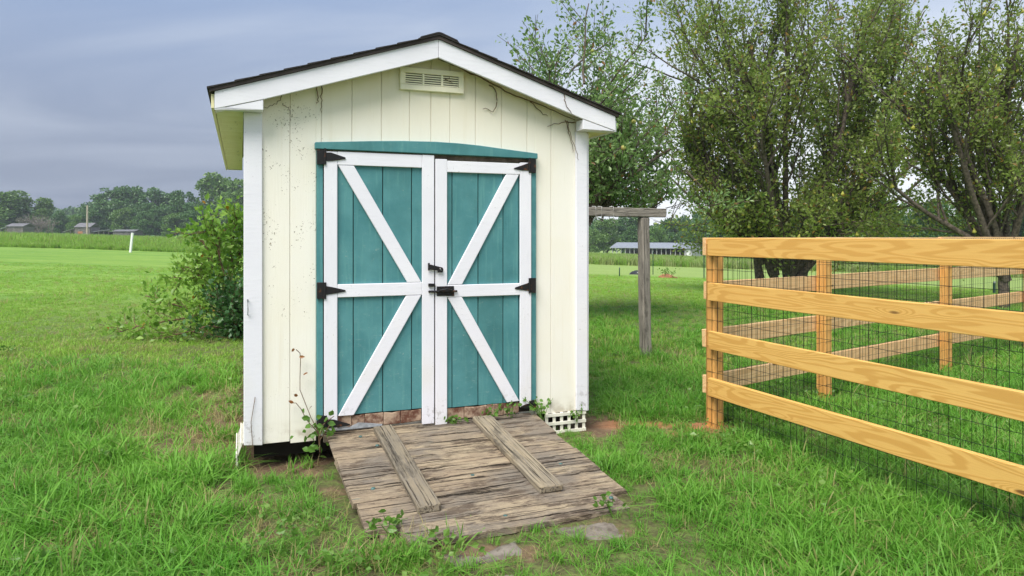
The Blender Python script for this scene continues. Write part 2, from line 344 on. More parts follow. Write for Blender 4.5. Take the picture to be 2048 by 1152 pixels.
# ------------------------------------------------------------------ object helpers
def tag(o, label=None, cat=None, group=None, kind=None):
    if label: o['label'] = label
    if cat: o['category'] = cat
    if group: o['group'] = group
    if kind: o['kind'] = kind
    return o
def empty(name, loc=(0, 0, 0), rz=0.0):
    o = bpy.data.objects.new(name, None); COL.objects.link(o); o.location = loc; o.rotation_euler = (0, 0, rz); o.empty_display_size = .2; return o
def mesh_obj(name, verts, faces, mat, parent=None, smooth=False):
    me = bpy.data.meshes.new(name); me.from_pydata([tuple(v) for v in verts], [], [tuple(f) for f in faces]); me.update()
    me.materials.append(MATS[mat])
    if smooth: me.polygons.foreach_set('use_smooth', [True] * len(me.polygons))
    o = bpy.data.objects.new(name, me); COL.objects.link(o); o.parent = parent; return o
def np_obj(name, V, T, mat, parent=None, smooth=False):
    """triangle mesh from numpy arrays"""
    me = bpy.data.meshes.new(name); V = np.ascontiguousarray(V, np.float32); T = np.ascontiguousarray(T, np.int32)
    me.vertices.add(len(V)); me.vertices.foreach_set('co', V.ravel()); k = T.shape[1]
    me.loops.add(T.size); me.loops.foreach_set('vertex_index', T.ravel()); me.polygons.add(len(T))
    me.polygons.foreach_set('loop_start', np.arange(0, T.size, k, dtype=np.int32))
    if smooth: me.polygons.foreach_set('use_smooth', np.ones(len(T), bool))
    me.update(calc_edges=True); me.validate(); me.materials.append(MATS[mat])
    o = bpy.data.objects.new(name, me); COL.objects.link(o); o.parent = parent; return o
def bevel_mesh(me, w):
    bm = bmesh.new(); bm.from_mesh(me)
    bmesh.ops.bevel(bm, geom=[e for e in bm.edges if e.is_manifold and e.calc_face_angle(0) > .5], offset=w, segments=1, affect='EDGES', profile=.5)
    bmesh.ops.recalc_face_normals(bm, faces=bm.faces); bm.to_mesh(me); bm.free()
def prism(name, poly, v0, v1, mat, parent, bev=0.0, axis='v'):
    """(u,z) outline extruded in depth v0..v1 in the parent's frame"""
    n = len(poly); A = [(p[0], v0, p[1]) for p in poly] + [(p[0], v1, p[1]) for p in poly]
    fs = [tuple(range(n)), tuple(range(2 * n - 1, n - 1, -1))] + [(i + n, (i + 1) % n + n, (i + 1) % n, i) for i in range(n)]
    o = mesh_obj(name, A, fs, mat, parent)
    bm = bmesh.new(); bm.from_mesh(o.data); bmesh.ops.recalc_face_normals(bm, faces=bm.faces); bm.to_mesh(o.data); bm.free()
    if bev: bevel_mesh(o.data, bev)
    return o
def box(name, a, b, mat, parent, bev=0.0):
    return prism(name, [(a[0], a[2]), (b[0], a[2]), (b[0], b[2]), (a[0], b[2])], a[1], b[1], mat, parent, bev)
def board(name, p0, p1, width, thick, mat, parent, up=(0, 0, 1), bev=.004, rough=0.0, nseg=1, rng=None):
    """plank from p0 to p1; local X runs along it (grain), Z is its width, Y its thickness"""
    p0, p1 = Vector(p0), Vector(p1); x = (p1 - p0); L = x.length; x.normalize(); up = Vector(up); z = (up - x * up.dot(x)).normalized(); y = z.cross(x)
    V, Fs = [], []
    rng = rng or random.Random(1)
    for i in range(nseg + 1):
        X = -L / 2 + L * i / nseg; j = [rng.uniform(-rough, rough) for _ in range(4)]
        ex = [rng.uniform(-rough, rough) * 2.5 if i in (0, nseg) else 0 for _ in range(4)]
        for q, (sy, sz) in enumerate(((-1, -1), (1, -1), (1, 1), (-1, 1))):
            V.append((X + ex[q], sy * thick / 2 + j[q] * .4, sz * width / 2 + j[q]))
    for i in range(nseg):
        a = i * 4
        for q in range(4): Fs.append((a + q, a + (q + 1) % 4, a + 4 + (q + 1) % 4, a + 4 + q))
    Fs.append((3, 2, 1, 0)); a = nseg * 4; Fs.append((a, a + 1, a + 2, a + 3))
    o = mesh_obj(name, V, Fs, mat, parent)
    bm = bmesh.new(); bm.from_mesh(o.data); bmesh.ops.recalc_face_normals(bm, faces=bm.faces); bm.to_mesh(o.data); bm.free()
    if bev: bevel_mesh(o.data, bev)
    M = Matrix((x, y, z)).transposed().to_4x4(); M.translation = (p0 + p1) / 2; o.matrix_local = M
    return o
def tubes(lst, sides=6):
    """list of (points, radii) -> V, quads"""
    Vs, Fs, off = [], [], 0
    for pts, rad in lst:
        P = np.array(pts, float); n = len(P); Rr = np.array(rad, float)
        T = np.gradient(P, axis=0); T /= np.linalg.norm(T, axis=1)[:, None] + 1e-9
        ref = np.array([0., 0., 1.]) if abs(T[:, 2]).mean() < .8 else np.array([1., 0., 0.])
        A = np.cross(T, ref); A /= np.linalg.norm(A, axis=1)[:, None] + 1e-9; B = np.cross(T, A)
        a = np.arange(sides) * 2 * math.pi / sides
        ring = P[:, None] + Rr[:, None, None] * (np.cos(a)[None, :, None] * A[:, None] + np.sin(a)[None, :, None] * B[:, None])
        Vs.append(ring.reshape(-1, 3)); i = np.arange(n - 1)[:, None] * sides; j = np.arange(sides)[None]; j2 = (j + 1) % sides
        Fs.append((np.stack([i + j, i + j2, i + sides + j2, i + sides + j], -1) + off).reshape(-1, 4)); off += n * sides
    return np.concatenate(Vs), np.concatenate(Fs)
def tube_obj(name, lst, mat, parent=None, sides=6):
    V, Fq = tubes(lst, sides); return np_obj(name, V, Fq, mat, parent, True)
def leaves_geo(P, D, size, rs, aspect=.5, fold=.18, jit=.8):
    """leaf rhombs at P pointing roughly along D; two triangles each, folded on the midrib"""
    n = len(P); D = D + rs.normal(0, jit, (n, 3)) * .6; D /= np.linalg.norm(D, axis=1)[:, None] + 1e-9
    S = np.cross(D, rs.normal(0, 1, (n, 3))); S /= np.linalg.norm(S, axis=1)[:, None] + 1e-9; Nn = np.cross(D, S)
    L = (size * rs.uniform(.7, 1.25, n))[:, None]; w = L * aspect * .5
    V = np.stack([P, P + D * L * .5 + S * w + Nn * L * fold, P + D * L, P + D * L * .5 - S * w + Nn * L * fold], 1).reshape(-1, 3)
    b = np.arange(n)[:, None] * 4; T = np.concatenate([b + [0, 1, 2], b + [0, 2, 3]], 1).reshape(-1, 3)
    return V, T

# ------------------------------------------------------------------ ground
BARE = [  # x, y, rx, ry, strength, red
    (-2.40, 5.75, .44, 1.1, .76, 0), (-2.9, 6.5, .45, .5, .5, 0), (-2.12, 4.85, .40, .34, .62, 0), (-2.75, 5.3, .45, .32, .55, 0),
    (-.15, 3.34, .40, .16, .75, 0), (.45, 3.60, .36, .14, .65, 0), (.1, 3.05, .5, .2, .35, 0), (-1.2, 3.55, .35, .3, .45, 0),
    (1.58, 5.52, .26, .20, .95, 1), (1.12, 5.60, .36, .13, .85, 1), (1.50, 5.22, .2, .12, .8, 1), (1.9, 5.35, .15, .12, .6, 1), (1.22, 5.35, .25, .15, .55, 1),
    (3.1, 6.42, .42, .14, .85, 1), (2.75, 6.3, .2, .12, .7, 1), (4.95, 7.85, .3, .15, .6, 1),
    (.66, 5.55, .24, .40, .85, 0), (.55, 6.3, .22, .8, .6, 0), (-1.5, 4.0, .40, .20, .55, 0), (-2.75, 4.35, .40, .16, .55, 0), (-2.2, 3.4, .35, .14, .5, 0), (-.9, 3.2, .3, .15, .5, 0),
    (-1.45, 4.52, .35, .18, .8, 0), (2.3, 5.0, .3, .1, .4, 1), (2.0, 9.1, .5, .3, .4, 0), (-1.9, 3.75, .3, .12, .5, 0), (-3.3, 3.9, .3, .12, .45, 0), (-1.0, 4.15, .25, .3, .5, 0)]
def bare_at(x, y):
    b = np.zeros_like(x); r = np.zeros_like(x)
    for cx, cy, rx, ry, s, rd in BARE:
        d = np.hypot((x - cx) / rx, (y - cy) / ry); k = s * (1 - sstep(d, .45, 1.25)); b = np.maximum(b, k)
        if rd: r = np.maximum(r, (1 - sstep(d, .7, 1.6)))
    dx, dy = x - SP.x, y - SP.y; u = dx * SD.x + dy * SD.y; v = dx * SN.x + dy * SN.y
    ins = (u > -.05) & (u < 2.5) & (v > .0) & (v < 4.25); b = np.where(ins, 1.0, b)
    return b, r
def field_at(x, y):
    """mown hay strip beyond the lawn on the right, 39 to 72 m out"""
    k = sstep(y, 38, 41) * (x > -6)
    return k
def build_ground():
    n = 330; t = np.linspace(-1, 1, n); ax = np.sinh(t * 5.6) / np.sinh(5.6) * 470
    gx = ax; gy = np.sinh(np.linspace(-.72, 1, n) * 5.6) / np.sinh(5.6) * 470 + 4.5
    X, Y = np.meshgrid(gx, gy); Z = gz(X, Y); b, r = bare_at(X, Y)
    rs = np.random.RandomState(4); Z = Z - .02 * b + rs.normal(0, .004, X.shape) * (np.hypot(X, Y) < 12)
    V = np.stack([X, Y, Z], -1).reshape(-1, 3); i = np.arange(n - 1)[:, None] * n + np.arange(n - 1)[None]
    Q = np.stack([i, i + 1, i + n + 1, i + n], -1).reshape(-1, 4)
    o = np_obj('ground', V, Q, 'ground_soil', None, True); tag(o, kind='structure')
    for nm, a in (('bare', b), ('red', r), ('field', field_at(X, Y) * 1.0), ('tufted', 1 - sstep(np.hypot(X, Y), 7, 24))):
        at_ = o.data.attributes.new(nm, 'FLOAT', 'POINT'); at_.data.foreach_set('value', a.astype(np.float32).ravel())
build_ground()

# ------------------------------------------------------------------ the shed
PKU, PKZ, SL = 1.229, 2.887, .324                 # ridge position, roof top at the ridge, roof pitch
def roof_z(u): return PKZ - SL * abs(u - PKU)
SH = empty('garden_shed', SP, TH)
tag(SH, 'cream wooden garden shed with teal double doors, white trim and dark gable roof', 'shed')
DEP = 4.2
def build_shed():
    rng = random.Random(5)
    # sheathing behind the boards, then the boards with their grooves
    prism('wall_sheathing', [(.01, .16), (2.425, .16), (2.425, roof_z(2.425) - .05), (PKU, PKZ - .05), (.01, roof_z(.01) - .05)], .006, .03, 'cream_siding', SH)
    gr = [.0, .261, .462, .662, .862, 1.058, 1.211, 1.35, 1.541, 1.741, 1.943, 2.138, 2.434]
    g = .0024
    for a, b in zip(gr, gr[1:]):
        a2, b2 = a + g, b - g
        def top(u): return roof_z(u) - .05
        spans = []
        if b2 <= .43: spans = [(a2, b2, .142, None)]
        elif a2 < .43 < b2: spans = [(a2, .426, .128, None), (.4262, b2, 2.085, None)]
        elif a2 < 2.006 < b2: spans = [(2.0072, b2, .16, None), (a2, 2.007, 2.085, None)]
        elif a2 >= 2.006: spans = [(a2, b2, .160, None)]
        else: spans = [(a2, b2, 2.085, None)]
        for s0, s1, zb, _ in spans:
            pts = [(s0, zb + rng.uniform(-.004, .004)), (s1, zb + rng.uniform(-.004, .004)), (s1, top(s1))]
            if s0 < PKU < s1: pts.append((PKU, top(PKU)))
            pts.append((s0, top(s0))); prism('siding_board', pts, 0, .0055, 'cream_siding', SH, .0018)
    # other walls
    box('side_wall', (.002, .05, .14), (.03, DEP, roof_z(0) - .05), 'cream_siding', SH)
    box('side_wall', (2.405, .05, .14), (2.433, DEP, roof_z(0) - .05), 'cream_siding', SH)
    nb = 20
    for k in range(nb):
        a, b = .09 + (DEP - .09) * k / nb, .09 + (DEP - .09) * (k + 1) / nb - .005
        box('siding_board', (-.004, a, .142 + rng.uniform(-.004, .004)), (.0015, b, roof_z(0) - .052), 'cream_siding', SH); box('siding_board', (2.4335, a, .142), (2.439, b, roof_z(0) - .052), 'cream_siding', SH)
    prism('back_wall', [(.0, .14), (2.435, .14), (2.435, roof_z(2.435) - .05), (PKU, PKZ - .05), (.0, roof_z(0) - .05)], DEP, DEP + .03, 'cream_siding', SH)
    box('floor', (.03, .05, .15), (2.40, DEP, .19), 'dark_void', SH)
    for v in (.35, 2.0, 3.8):
        for u in (.25, 1.2, 2.2): box('foundation_block', (u - .12, v, -.03), (u + .12, v + .2, .149), 'grey_block', SH, .01)
    box('floor_beam', (.04, .10, .03), (2.39, .14, .148), 'dark_void', SH)
    for v in (1.4, 2.6, 3.9): box('floor_beam', (.04, v, .03), (2.39, v + .04, .149), 'dark_void', SH)
    # corner boards, 22 mm proud of the siding
    prism('corner_board', [(-.022, .152), (.09, .142), (.088, 2.287), (-.024, 2.287)], -.022, -.001, 'white_paint', SH, .003)
    prism('corner_board', [(2.340, .168), (2.437, .154), (2.430, 2.287), (2.337, 2.287)], -.022, -.001, 'white_paint', SH, .003)
    box('corner_board', (-.024, .0005, .15), (-.003, .085, 2.28), 'white_paint', SH, .003)
    box('corner_board', (2.436, .0005, .15), (2.457, .085, 2.28), 'white_paint', SH, .003)
    # roof: deck, shingle courses, trim
    ev0, ev1 = -.223, 2.634
    rf = prism('roof', [(ev0, roof_z(ev0) - .018), (PKU, PKZ - .018), (ev1, roof_z(ev1) - .018), (ev1, roof_z(ev1) - .038), (PKU, PKZ - .040), (ev0, roof_z(ev0) - .038)], -.155, DEP + .15, 'roof_edge', SH)
    ln = math.hypot(1, SL)
    for side, e in ((-1, ev0), (1, ev1)):
        tot = abs(PKU - e); nc = 10
        for k in range(nc):
            a = abs(e - PKU) - k * tot / nc; b = max(0.0, a - tot / nc - .05)
            if k == 0: a += .012
            def q(dist, h): u = PKU + side * dist; return (u, PKZ - SL * dist - .0175 + h)
            pts = [q(a, .001), q(a, .0125), q(b, .0135 if b == 0 else .004), q(b, .0015)]
            if side > 0: pts = pts[::-1]
            prism('shingle_course', pts, -.165 - rng.uniform(0, .006), DEP + .16, 'asphalt_shingle', rf)
    prism('ridge_cap', [(PKU - .13, PKZ - .0475), (PKU - .13, PKZ - .040), (PKU - .02, PKZ - .001), (PKU, PKZ + .003), (PKU + .02, PKZ - .001), (PKU + .13, PKZ - .040), (PKU + .13, PKZ - .0475), (PKU, PKZ - .004)], -.168, DEP + .165, 'asphalt_shingle', rf)
    for s in (-1, 1):
        e = -.192 if s < 0 else 2.610
        def zt(u): return roof_z(u) - .041
        prism('rake_board', [(e, zt(e) - .109), (e, zt(e)), (PKU + s * .001, zt(PKU)), (PKU + s * .001, zt(PKU) - .127), ((.09 if s < 0 else 2.336), zt(.09 if s < 0 else 2.336) - .123)], -.142, -.122, 'white_paint', SH, .003)
        ei = .092 if s < 0 else 2.336
        prism('eave_return', [(e + s * -.004, 2.287), (ei, 2.287), (ei, zt(ei) - .125), (e + s * -.004, zt(e) - .111)], -.139, -.0225, 'white_paint', SH, .003)
        # eave soffit boards running front to back, and fascia
        w0, w1 = (-.19, -.026) if s < 0 else (2.459, 2.608)
        for k in range(40):
            a = -.0220 + (DEP + .142) * k / 40; b = a + (DEP + .142) / 40 - .003
            box('soffit_board', (w0, a, 2.290), (w1, b, 2.300), 'green_soffit', SH)
        box('soffit_backing', (w0, -.02, 2.3005), (w1, DEP + .12, 2.306), 'dark_void', SH)
        prism('eave_end', [(w0, 2.287), (w1, 2.287), (w1, roof_z(w1) - .06), (w0, roof_z(w0) - .06)], DEP + .1205, DEP + .135, 'green_soffit', SH)
        fe = -.212 if s < 0 else 2.6115
        box('fascia_board', (fe, -.12, 2.284), (fe + .018, DEP + .13, 2.372), 'green_soffit' if s < 0 else 'white_paint', SH, .002)
        # sloping underside of the rake overhang
        um = -.15 if s < 0 else 2.57
        prism('rake_soffit', [(um, roof_z(um) - .054), (PKU, PKZ - .054), (PKU, PKZ - .064), (um, roof_z(um) - .064)], -.12, -.001, 'green_soffit', SH)
    # gable vent
    f = box('gable_vent', (1.02, -.012, 2.545), (1.412, -.004, 2.635), 'dark_void', SH)
    for a, b in (((.986, 2.508), (1.445, 2.546)), ((.986, 2.626), (1.445, 2.664))): box('vent_frame', (a[0], -.03, a[1]), (b[0], -.001, b[1]), 'vent_cream', f, .003)
    for a, b in ((.986, 1.024), (1.408, 1.445), (1.143, 1.158), (1.278, 1.293)): box('vent_frame', (a, -.029, 2.5465), (b, -.002, 2.6255), 'vent_cream', f, .002)
    for c in (1.0245, 1.1585, 1.2935):
        for k in range(5):
            z = 2.5495 + k * .0155; w = .118 if c < 1.1 else (.119 if c < 1.2 else .114)
            prism('vent_slat', [(c + .0005, z), (c + w, z), (c + w, z + .008), (c + .0005, z + .008)], -.024, -.0125, 'vent_cream', f)
    # door surround
    prism('door_header', [(.416, 2.112), (.60, 2.124), (.777, 2.136), (1.0, 2.148), (1.23, 2.153), (1.40, 2.150), (1.55, 2.142), (1.80, 2.120), (2.008, 2.103), (2.008, 2.064), (1.2, 2.068), (.416, 2.069)], -.052, -.0005, 'teal_paint', SH, .003)
    box('door_jamb', (.428, -.026, .27), (.469, -.0005, 2.066), 'teal_paint', SH, .003)
    box('door_jamb', (1.963, -.026, .27), (2.006, -.0005, 2.062), 'teal_paint', SH, .003)
    box('jamb_foot', (.430, -.024, .20), (.470, -.0005, .268), 'black_iron', SH, .004)
    box('door_stop', (.471, -.012, 2.034), (1.961, -.0005, 2.0635), 'brown_strip', SH)
    # doors
    def door(u0, u1, z0, zt, grooves, stiles, rails, braces, zp):
        d = box('door', (u0, -.0085, zp - .08), (u1, -.0008, zt - .02), 'dark_void', SH)
        for a, b in zip(grooves, grooves[1:]): prism('panel_board', [(a + .003, zp), (b - .003, zp + rng.uniform(-.002, .002)), (b - .003, zt - .01), (a + .003, zt - .01)], -.022, -.009, 'teal_paint', d, .002)
        for (a, b, za, zb, zc) in stiles: 
            o = board('stile', ((a + b) / 2, -.0325, za), ((a + b) / 2, -.0325, zb), b - a, .020, 'white_paint', d, (1, 0, 0), .003)
        for (a, b, za, zb) in rails: board('door_rail', (a, -.0320, (za + zb) / 2), (b, -.0320, (za + zb) / 2), zb - za, .019, 'white_paint', d, (0, 0, 1), .003)
        for p in braces: prism('brace', p, -.0405 + .0, -.0225, 'white_paint', d, .003)
        return d
    dl = door(.474, 1.2245, .19, 2.055, [.48, .668, .867, 1.068, 1.22], [(.475, .5605, .200, 2.0555, 0), (1.1385, 1.2245, .180, 2.059, 0)],
              [(.5615, 1.1375, 1.968, 2.057), (.5615, 1.1375, 1.083, 1.170)],
              [[(.566, 1.966), (.670, 1.966), (1.132, 1.172), (1.034, 1.172)], [(.566, .290), (.668, .288), (1.132, 1.081), (1.026, 1.081)]], .289)
    dr = door(1.2335, 1.960, .165, 2.034, [1.24, 1.36, 1.554, 1.746, 1.867, 1.955], [(1.2335, 1.318, .160, 2.034, 0), (1.8725, 1.9605, .235, 2.032, 0)],
              [(1.319, 1.8715, 1.944, 2.024), (1.319, 1.8715, 1.060, 1.146)],
              [[(1.864, 1.942), (1.764, 1.942), (1.323, 1.148), (1.428, 1.148)], [(1.323, 1.058), (1.428, 1.058), (1.866, .282), (1.770, .280)]], .274)
    # rotten strip at the foot of the doors, in pieces
    for a, b, z0, z1, par in ((.5615, .655, .20, .288, dl), (.657, .745, .198, .286, dl), (.747, .872, .196, .284, dl), (.874, .99, .196, .285, dl), (.992, 1.137, .196, .285, dl), (1.32, 1.45, .19, .270, dr), (1.452, 1.62, .19, .271, dr), (1.622, 1.75, .19, .272, dr), (1.752, 1.871, .19, .272, dr)):
        prism('rotten_board', [(a, z0), (b, z0 + rng.uniform(-.01, .01)), (b, z1), ((a + b) / 2, z1 - rng.uniform(0, .01)), (a, z1)], -.019 - rng.uniform(0, .006), -.0095, 'rotten_wood', par, .004)
    prism('metal_flashing', [(.52, .196), (.60, .222), (.64, .208), (.70, .234), (.78, .222), (.86, .208), (.86, .196)], -.036, -.030, 'metal_flash', dl)
    box('threshold', (.472, -.034, .120), (1.962, -.0005, .182), 'ramp_wood', SH, .003)
    # strap hinges: plate on the jamb, knuckle and tapered strap on the door
    def hinge(d, plate, strap):
        P = [F(x, y, .045) for x, y in plate]; S = [F(x, y, .045) for x, y in strap]
        h = prism('hinge', P, -.0475, -.0265, 'black_iron', d, .0015)
        prism('hinge_strap', S, -.0485, -.0428, 'black_iron', h, .001)
        ku = S[0][0]; zs = [p[1] for p in P]; tube_obj('hinge_pin', [([(ku, -.047, min(zs)), (ku, -.047, max(zs))], [.008, .008])], 'black_iron', h, 8)
    hinge(dl, [(634, 296), (648, 297), (648, 329), (634, 328)], [(650, 305), (662, 305), (691, 315), (691, 318), (664, 322), (650, 322)])
    hinge(dl, [(634, 565), (648, 565), (648, 597), (634, 598)], [(650, 572), (664, 574), (691, 580), (691, 583), (664, 588), (650, 590)])
    hinge(dl, [(637, 832), (649, 832), (649, 856), (637, 857)], [(651, 838), (668, 839), (700, 848), (700, 851), (666, 855), (651, 857)])
    hinge(dr, [(1061, 316), (1072, 317), (1072, 346), (1061, 345)], [(1059, 325), (1046, 330), (1028, 336), (1028, 338), (1046, 341), (1059, 341)])
    hinge(dr, [(1061, 556), (1072, 556), (1072, 586), (1061, 585)], [(1059, 565), (1044, 570), (1030, 575), (1030, 578), (1044, 580), (1059, 582)])
    hinge(dr, [(1062, 802), (1072, 800), (1072, 816), (1062, 818)], [(1060, 806), (1050, 809), (1042, 813), (1042, 815), (1050, 817), (1060, 817)])
    # hasp and sliding bolt
    h = prism('hasp', [F(*p, .06) for p in ((857, 528), (885, 535), (887, 538), (886, 545), (876, 545), (875, 541), (858, 539))], -.062, -.055, 'black_iron', dr, .0015)
    tube_obj('hasp_pin', [([(F(858, 527, .06)[0], -.057, F(858, 526, .06)[1]), (F(858, 541, .06)[0], -.057, F(858, 541, .06)[1])], [.007, .007])], 'black_iron', h, 8)
    tube_obj('hasp_staple', [([(F(880, 538, .06)[0], -.043, F(880, 538, .06)[1]), (F(880, 538, .06)[0], -.068, F(880, 537, .06)[1]), (F(882, 541, .06)[0], -.068, F(882, 541, .06)[1]), (F(882, 541, .06)[0], -.043, F(882, 542, .06)[1])], [.004] * 4)], 'metal_flash', h, 6)
    b = prism('slide_bolt', [F(*p, .05) for p in ((874, 573), (908, 572), (909, 592), (874, 592))], -.0475, -.0430, 'black_iron', dr, .001)
    def uv(px, py, v): q = F(px, py, .05); return (q[0], v, q[1])
    tube_obj('bolt_rod', [([uv(857, 583, -.053), uv(885, 583, -.053), uv(914, 582, -.053)], [.008, .008, .007])], 'black_iron', b, 10)
    tube_obj('bolt_handle', [([uv(878, 583, -.055), uv(880, 580, -.068), uv(892, 578, -.074), uv(902, 580, -.070), uv(906, 583, -.055)], [.006, .006, .007, .006, .005])], 'black_iron', b, 8)
    prism('bolt_keeper', [F(*p, .05) for p in ((857, 567), (870, 567), (870, 573), (857, 573))], -.06, -.0430, 'black_iron', dl, .001)
    # nail marks on the rails
    # lattice skirt under the right front corner
    L0 = empty('lattice_skirt'); L0.parent = SH
    z0, z1, u0, u1 = .002, .158, 2.09, 2.425
    for z in (z0, .068, .132): board('lattice_strip', (u0, -.012, z + .013), (u1, -.012, z + .013), .024, .008, 'lattice_plastic', L0, (0, 0, 1), .001)
    for k in range(6): u = 2.10 + k * .062; board('lattice_strip', (u, -.0035, z0), (u, -.0035, z1 + .002), .024, .008, 'lattice_plastic', L0, (1, 0, 0), .001)
    L1 = empty('lattice_skirt'); L1.parent = SH          # bowed side skirt at the left front corner
    for k in range(8):
        v = .06 + k * .065
        pts = [(-.02, v, .17), (-.045, v - .005, .12), (-.065, v, .06), (-.06, v + .005, .0), (-.035, v + .01, -.06)]
        for i in range(4): board('lattice_strip', pts[i], pts[i + 1], .026, .007, 'lattice_plastic', L1, (0, 1, 0), 0)
    for z, uu in ((.145, -.040), (.075, -.068), (.0, -.068)): board('lattice_strip', (uu, .03, z), (uu, .55, z), .026, .007, 'lattice_plastic', L1, (0, 0, 1), 0)
    # wall hook on the left corner board
    tube_obj('wall_hook', [([(.0, -.024, 1.085), (.0, -.045, 1.09), (.002, -.045, 1.02), (.0, -.035, .99), (.006, -.030, .985)], [.004] * 5)], 'metal_flash', SH, 6)
build_shed()

# ------------------------------------------------------------------ ramp of weathered planks
def build_ramp():
    rng = random.Random(9)
    RP = empty('wooden_ramp', SP, TH); tag(RP, 'weathered plank ramp with two cleats leading up to the shed doors', 'ramp')
    def zr(v): return .172 + (.030 - .172) * (v + .03) / (-1.53 + .03)
    seams = [-.035, -.412, -.695, -1.04, -1.35, -1.535]
    for k, (a, b) in enumerate(zip(seams, seams[1:])):
        g = .006 if k in (0, 1) else .002 if k == 2 else .004
        u0, u1 = .503 + rng.uniform(-.008, .008), 1.998 + rng.uniform(-.01, .012)
        if k == 4: u0, u1 = .70, 1.93
        if k == 3: u0, u1 = .535, 2.015
        tw = rng.uniform(-.006, .006)
        a2, b2 = a - g, b + g
        skew = .035 if k >= 3 else .012
        mid = (a2 + b2) / 2; n = Vector((0, zr(b2) - zr(a2), -(b2 - a2))).normalized()
        p0 = (u0, mid - skew * .5, zr(mid) - .019 + tw); p1 = (u1, mid + skew * .5, zr(mid) - .019 - tw)
        board('plank', p0, p1, abs(a2 - b2), .038, 'ramp_wood', RP, (0, 1, zr(0) - zr(-1)), .003, .005, 40, rng)
    for u in (.62, 1.25, 1.88): board('ramp_joist', (u, -.06, zr(-.06) - .085), (u, -1.40, zr(-1.40) - .058), .06, .04, 'ramp_wood', RP, (0, 0, 1), .003)
    for (a, b) in (((.858, -.068), (.877, -1.272)), ((1.566, -.063), (1.584, -1.251))):
        p0 = Vector((a[0], a[1], zr(a[1]) + .0215)); p1 = Vector((b[0], b[1], zr(b[1]) + .0215))
        board('cleat', p0, p1, .040, .125 if a[0] < 1 else .14, 'cleat_wood', RP, (0, 0, 1), .006, .003, 16, rng)
    for u, v in ((.647, -.906), (1.243, -1.415), (1.879, -1.391), (1.23, -.899), (.70, -.12), (1.80, -.9), (.78, -.3)):
        V, Q = tubes([([(u, v, zr(v) - .004), (u, v, zr(v) + .003), (u, v, zr(v) + .0045)], [.013, .012, .001])], 8); np_obj('bolt_head', V, Q, 'teal_bolt', RP, True)
    CS = empty('concrete_slab', shed_to_world(1.15, -1.69, 0), TH); tag(CS, 'crumbling concrete slab half buried in grass below the ramp', 'slab')
    rs = np.random.RandomState(6)
    for (u0, u1, v0, v1, z) in ((-.34, .10, -.32, .12, -.012), (.22, .70, -.10, .16, -.004)):
        nu, nv = 26, 18; V = []; Q = []
        for j in range(nv):
            for i in range(nu):
                a_, b_ = u0 + (u1 - u0) * i / (nu - 1), v0 + (v1 - v0) * j / (nv - 1); w = shed_to_world(1.15 + a_, -1.69 + b_)
                e = min(i, nu - 1 - i, j, nv - 1 - j); lump = .007 * math.sin(a_ * 17 + b_ * 9) + .005 * math.sin(b_ * 27 - a_ * 14 + 1) + .002 * math.sin(a_ * 61 + b_ * 47)
                V.append((a_, b_, float(gz(w.x, w.y)) + z + lump + rs.normal(0, .0015) - (.06 if e == 0 else .02 if e == 1 else .006 if e == 2 else 0)))
        for j in range(nv - 1):
            for i in range(nu - 1): q = j * nu + i; Q.append((q, q + 1, q + nu + 1, q + nu))
        V += [(x, y, -.12) for x, y in ((u0, v0), (u1, v0), (u1, v1), (u0, v1))]
        n0 = nu * nv; Q.append((n0 + 3, n0 + 2, n0 + 1, n0)); Q += [(n0, n0 + 1, nu - 1, 0), (n0 + 2, n0 + 3, nu * (nv - 1), nu * nv - 1)]
        np_obj('slab_piece', np.array(V), np.array(Q), 'old_concrete', CS, True)
build_ramp()

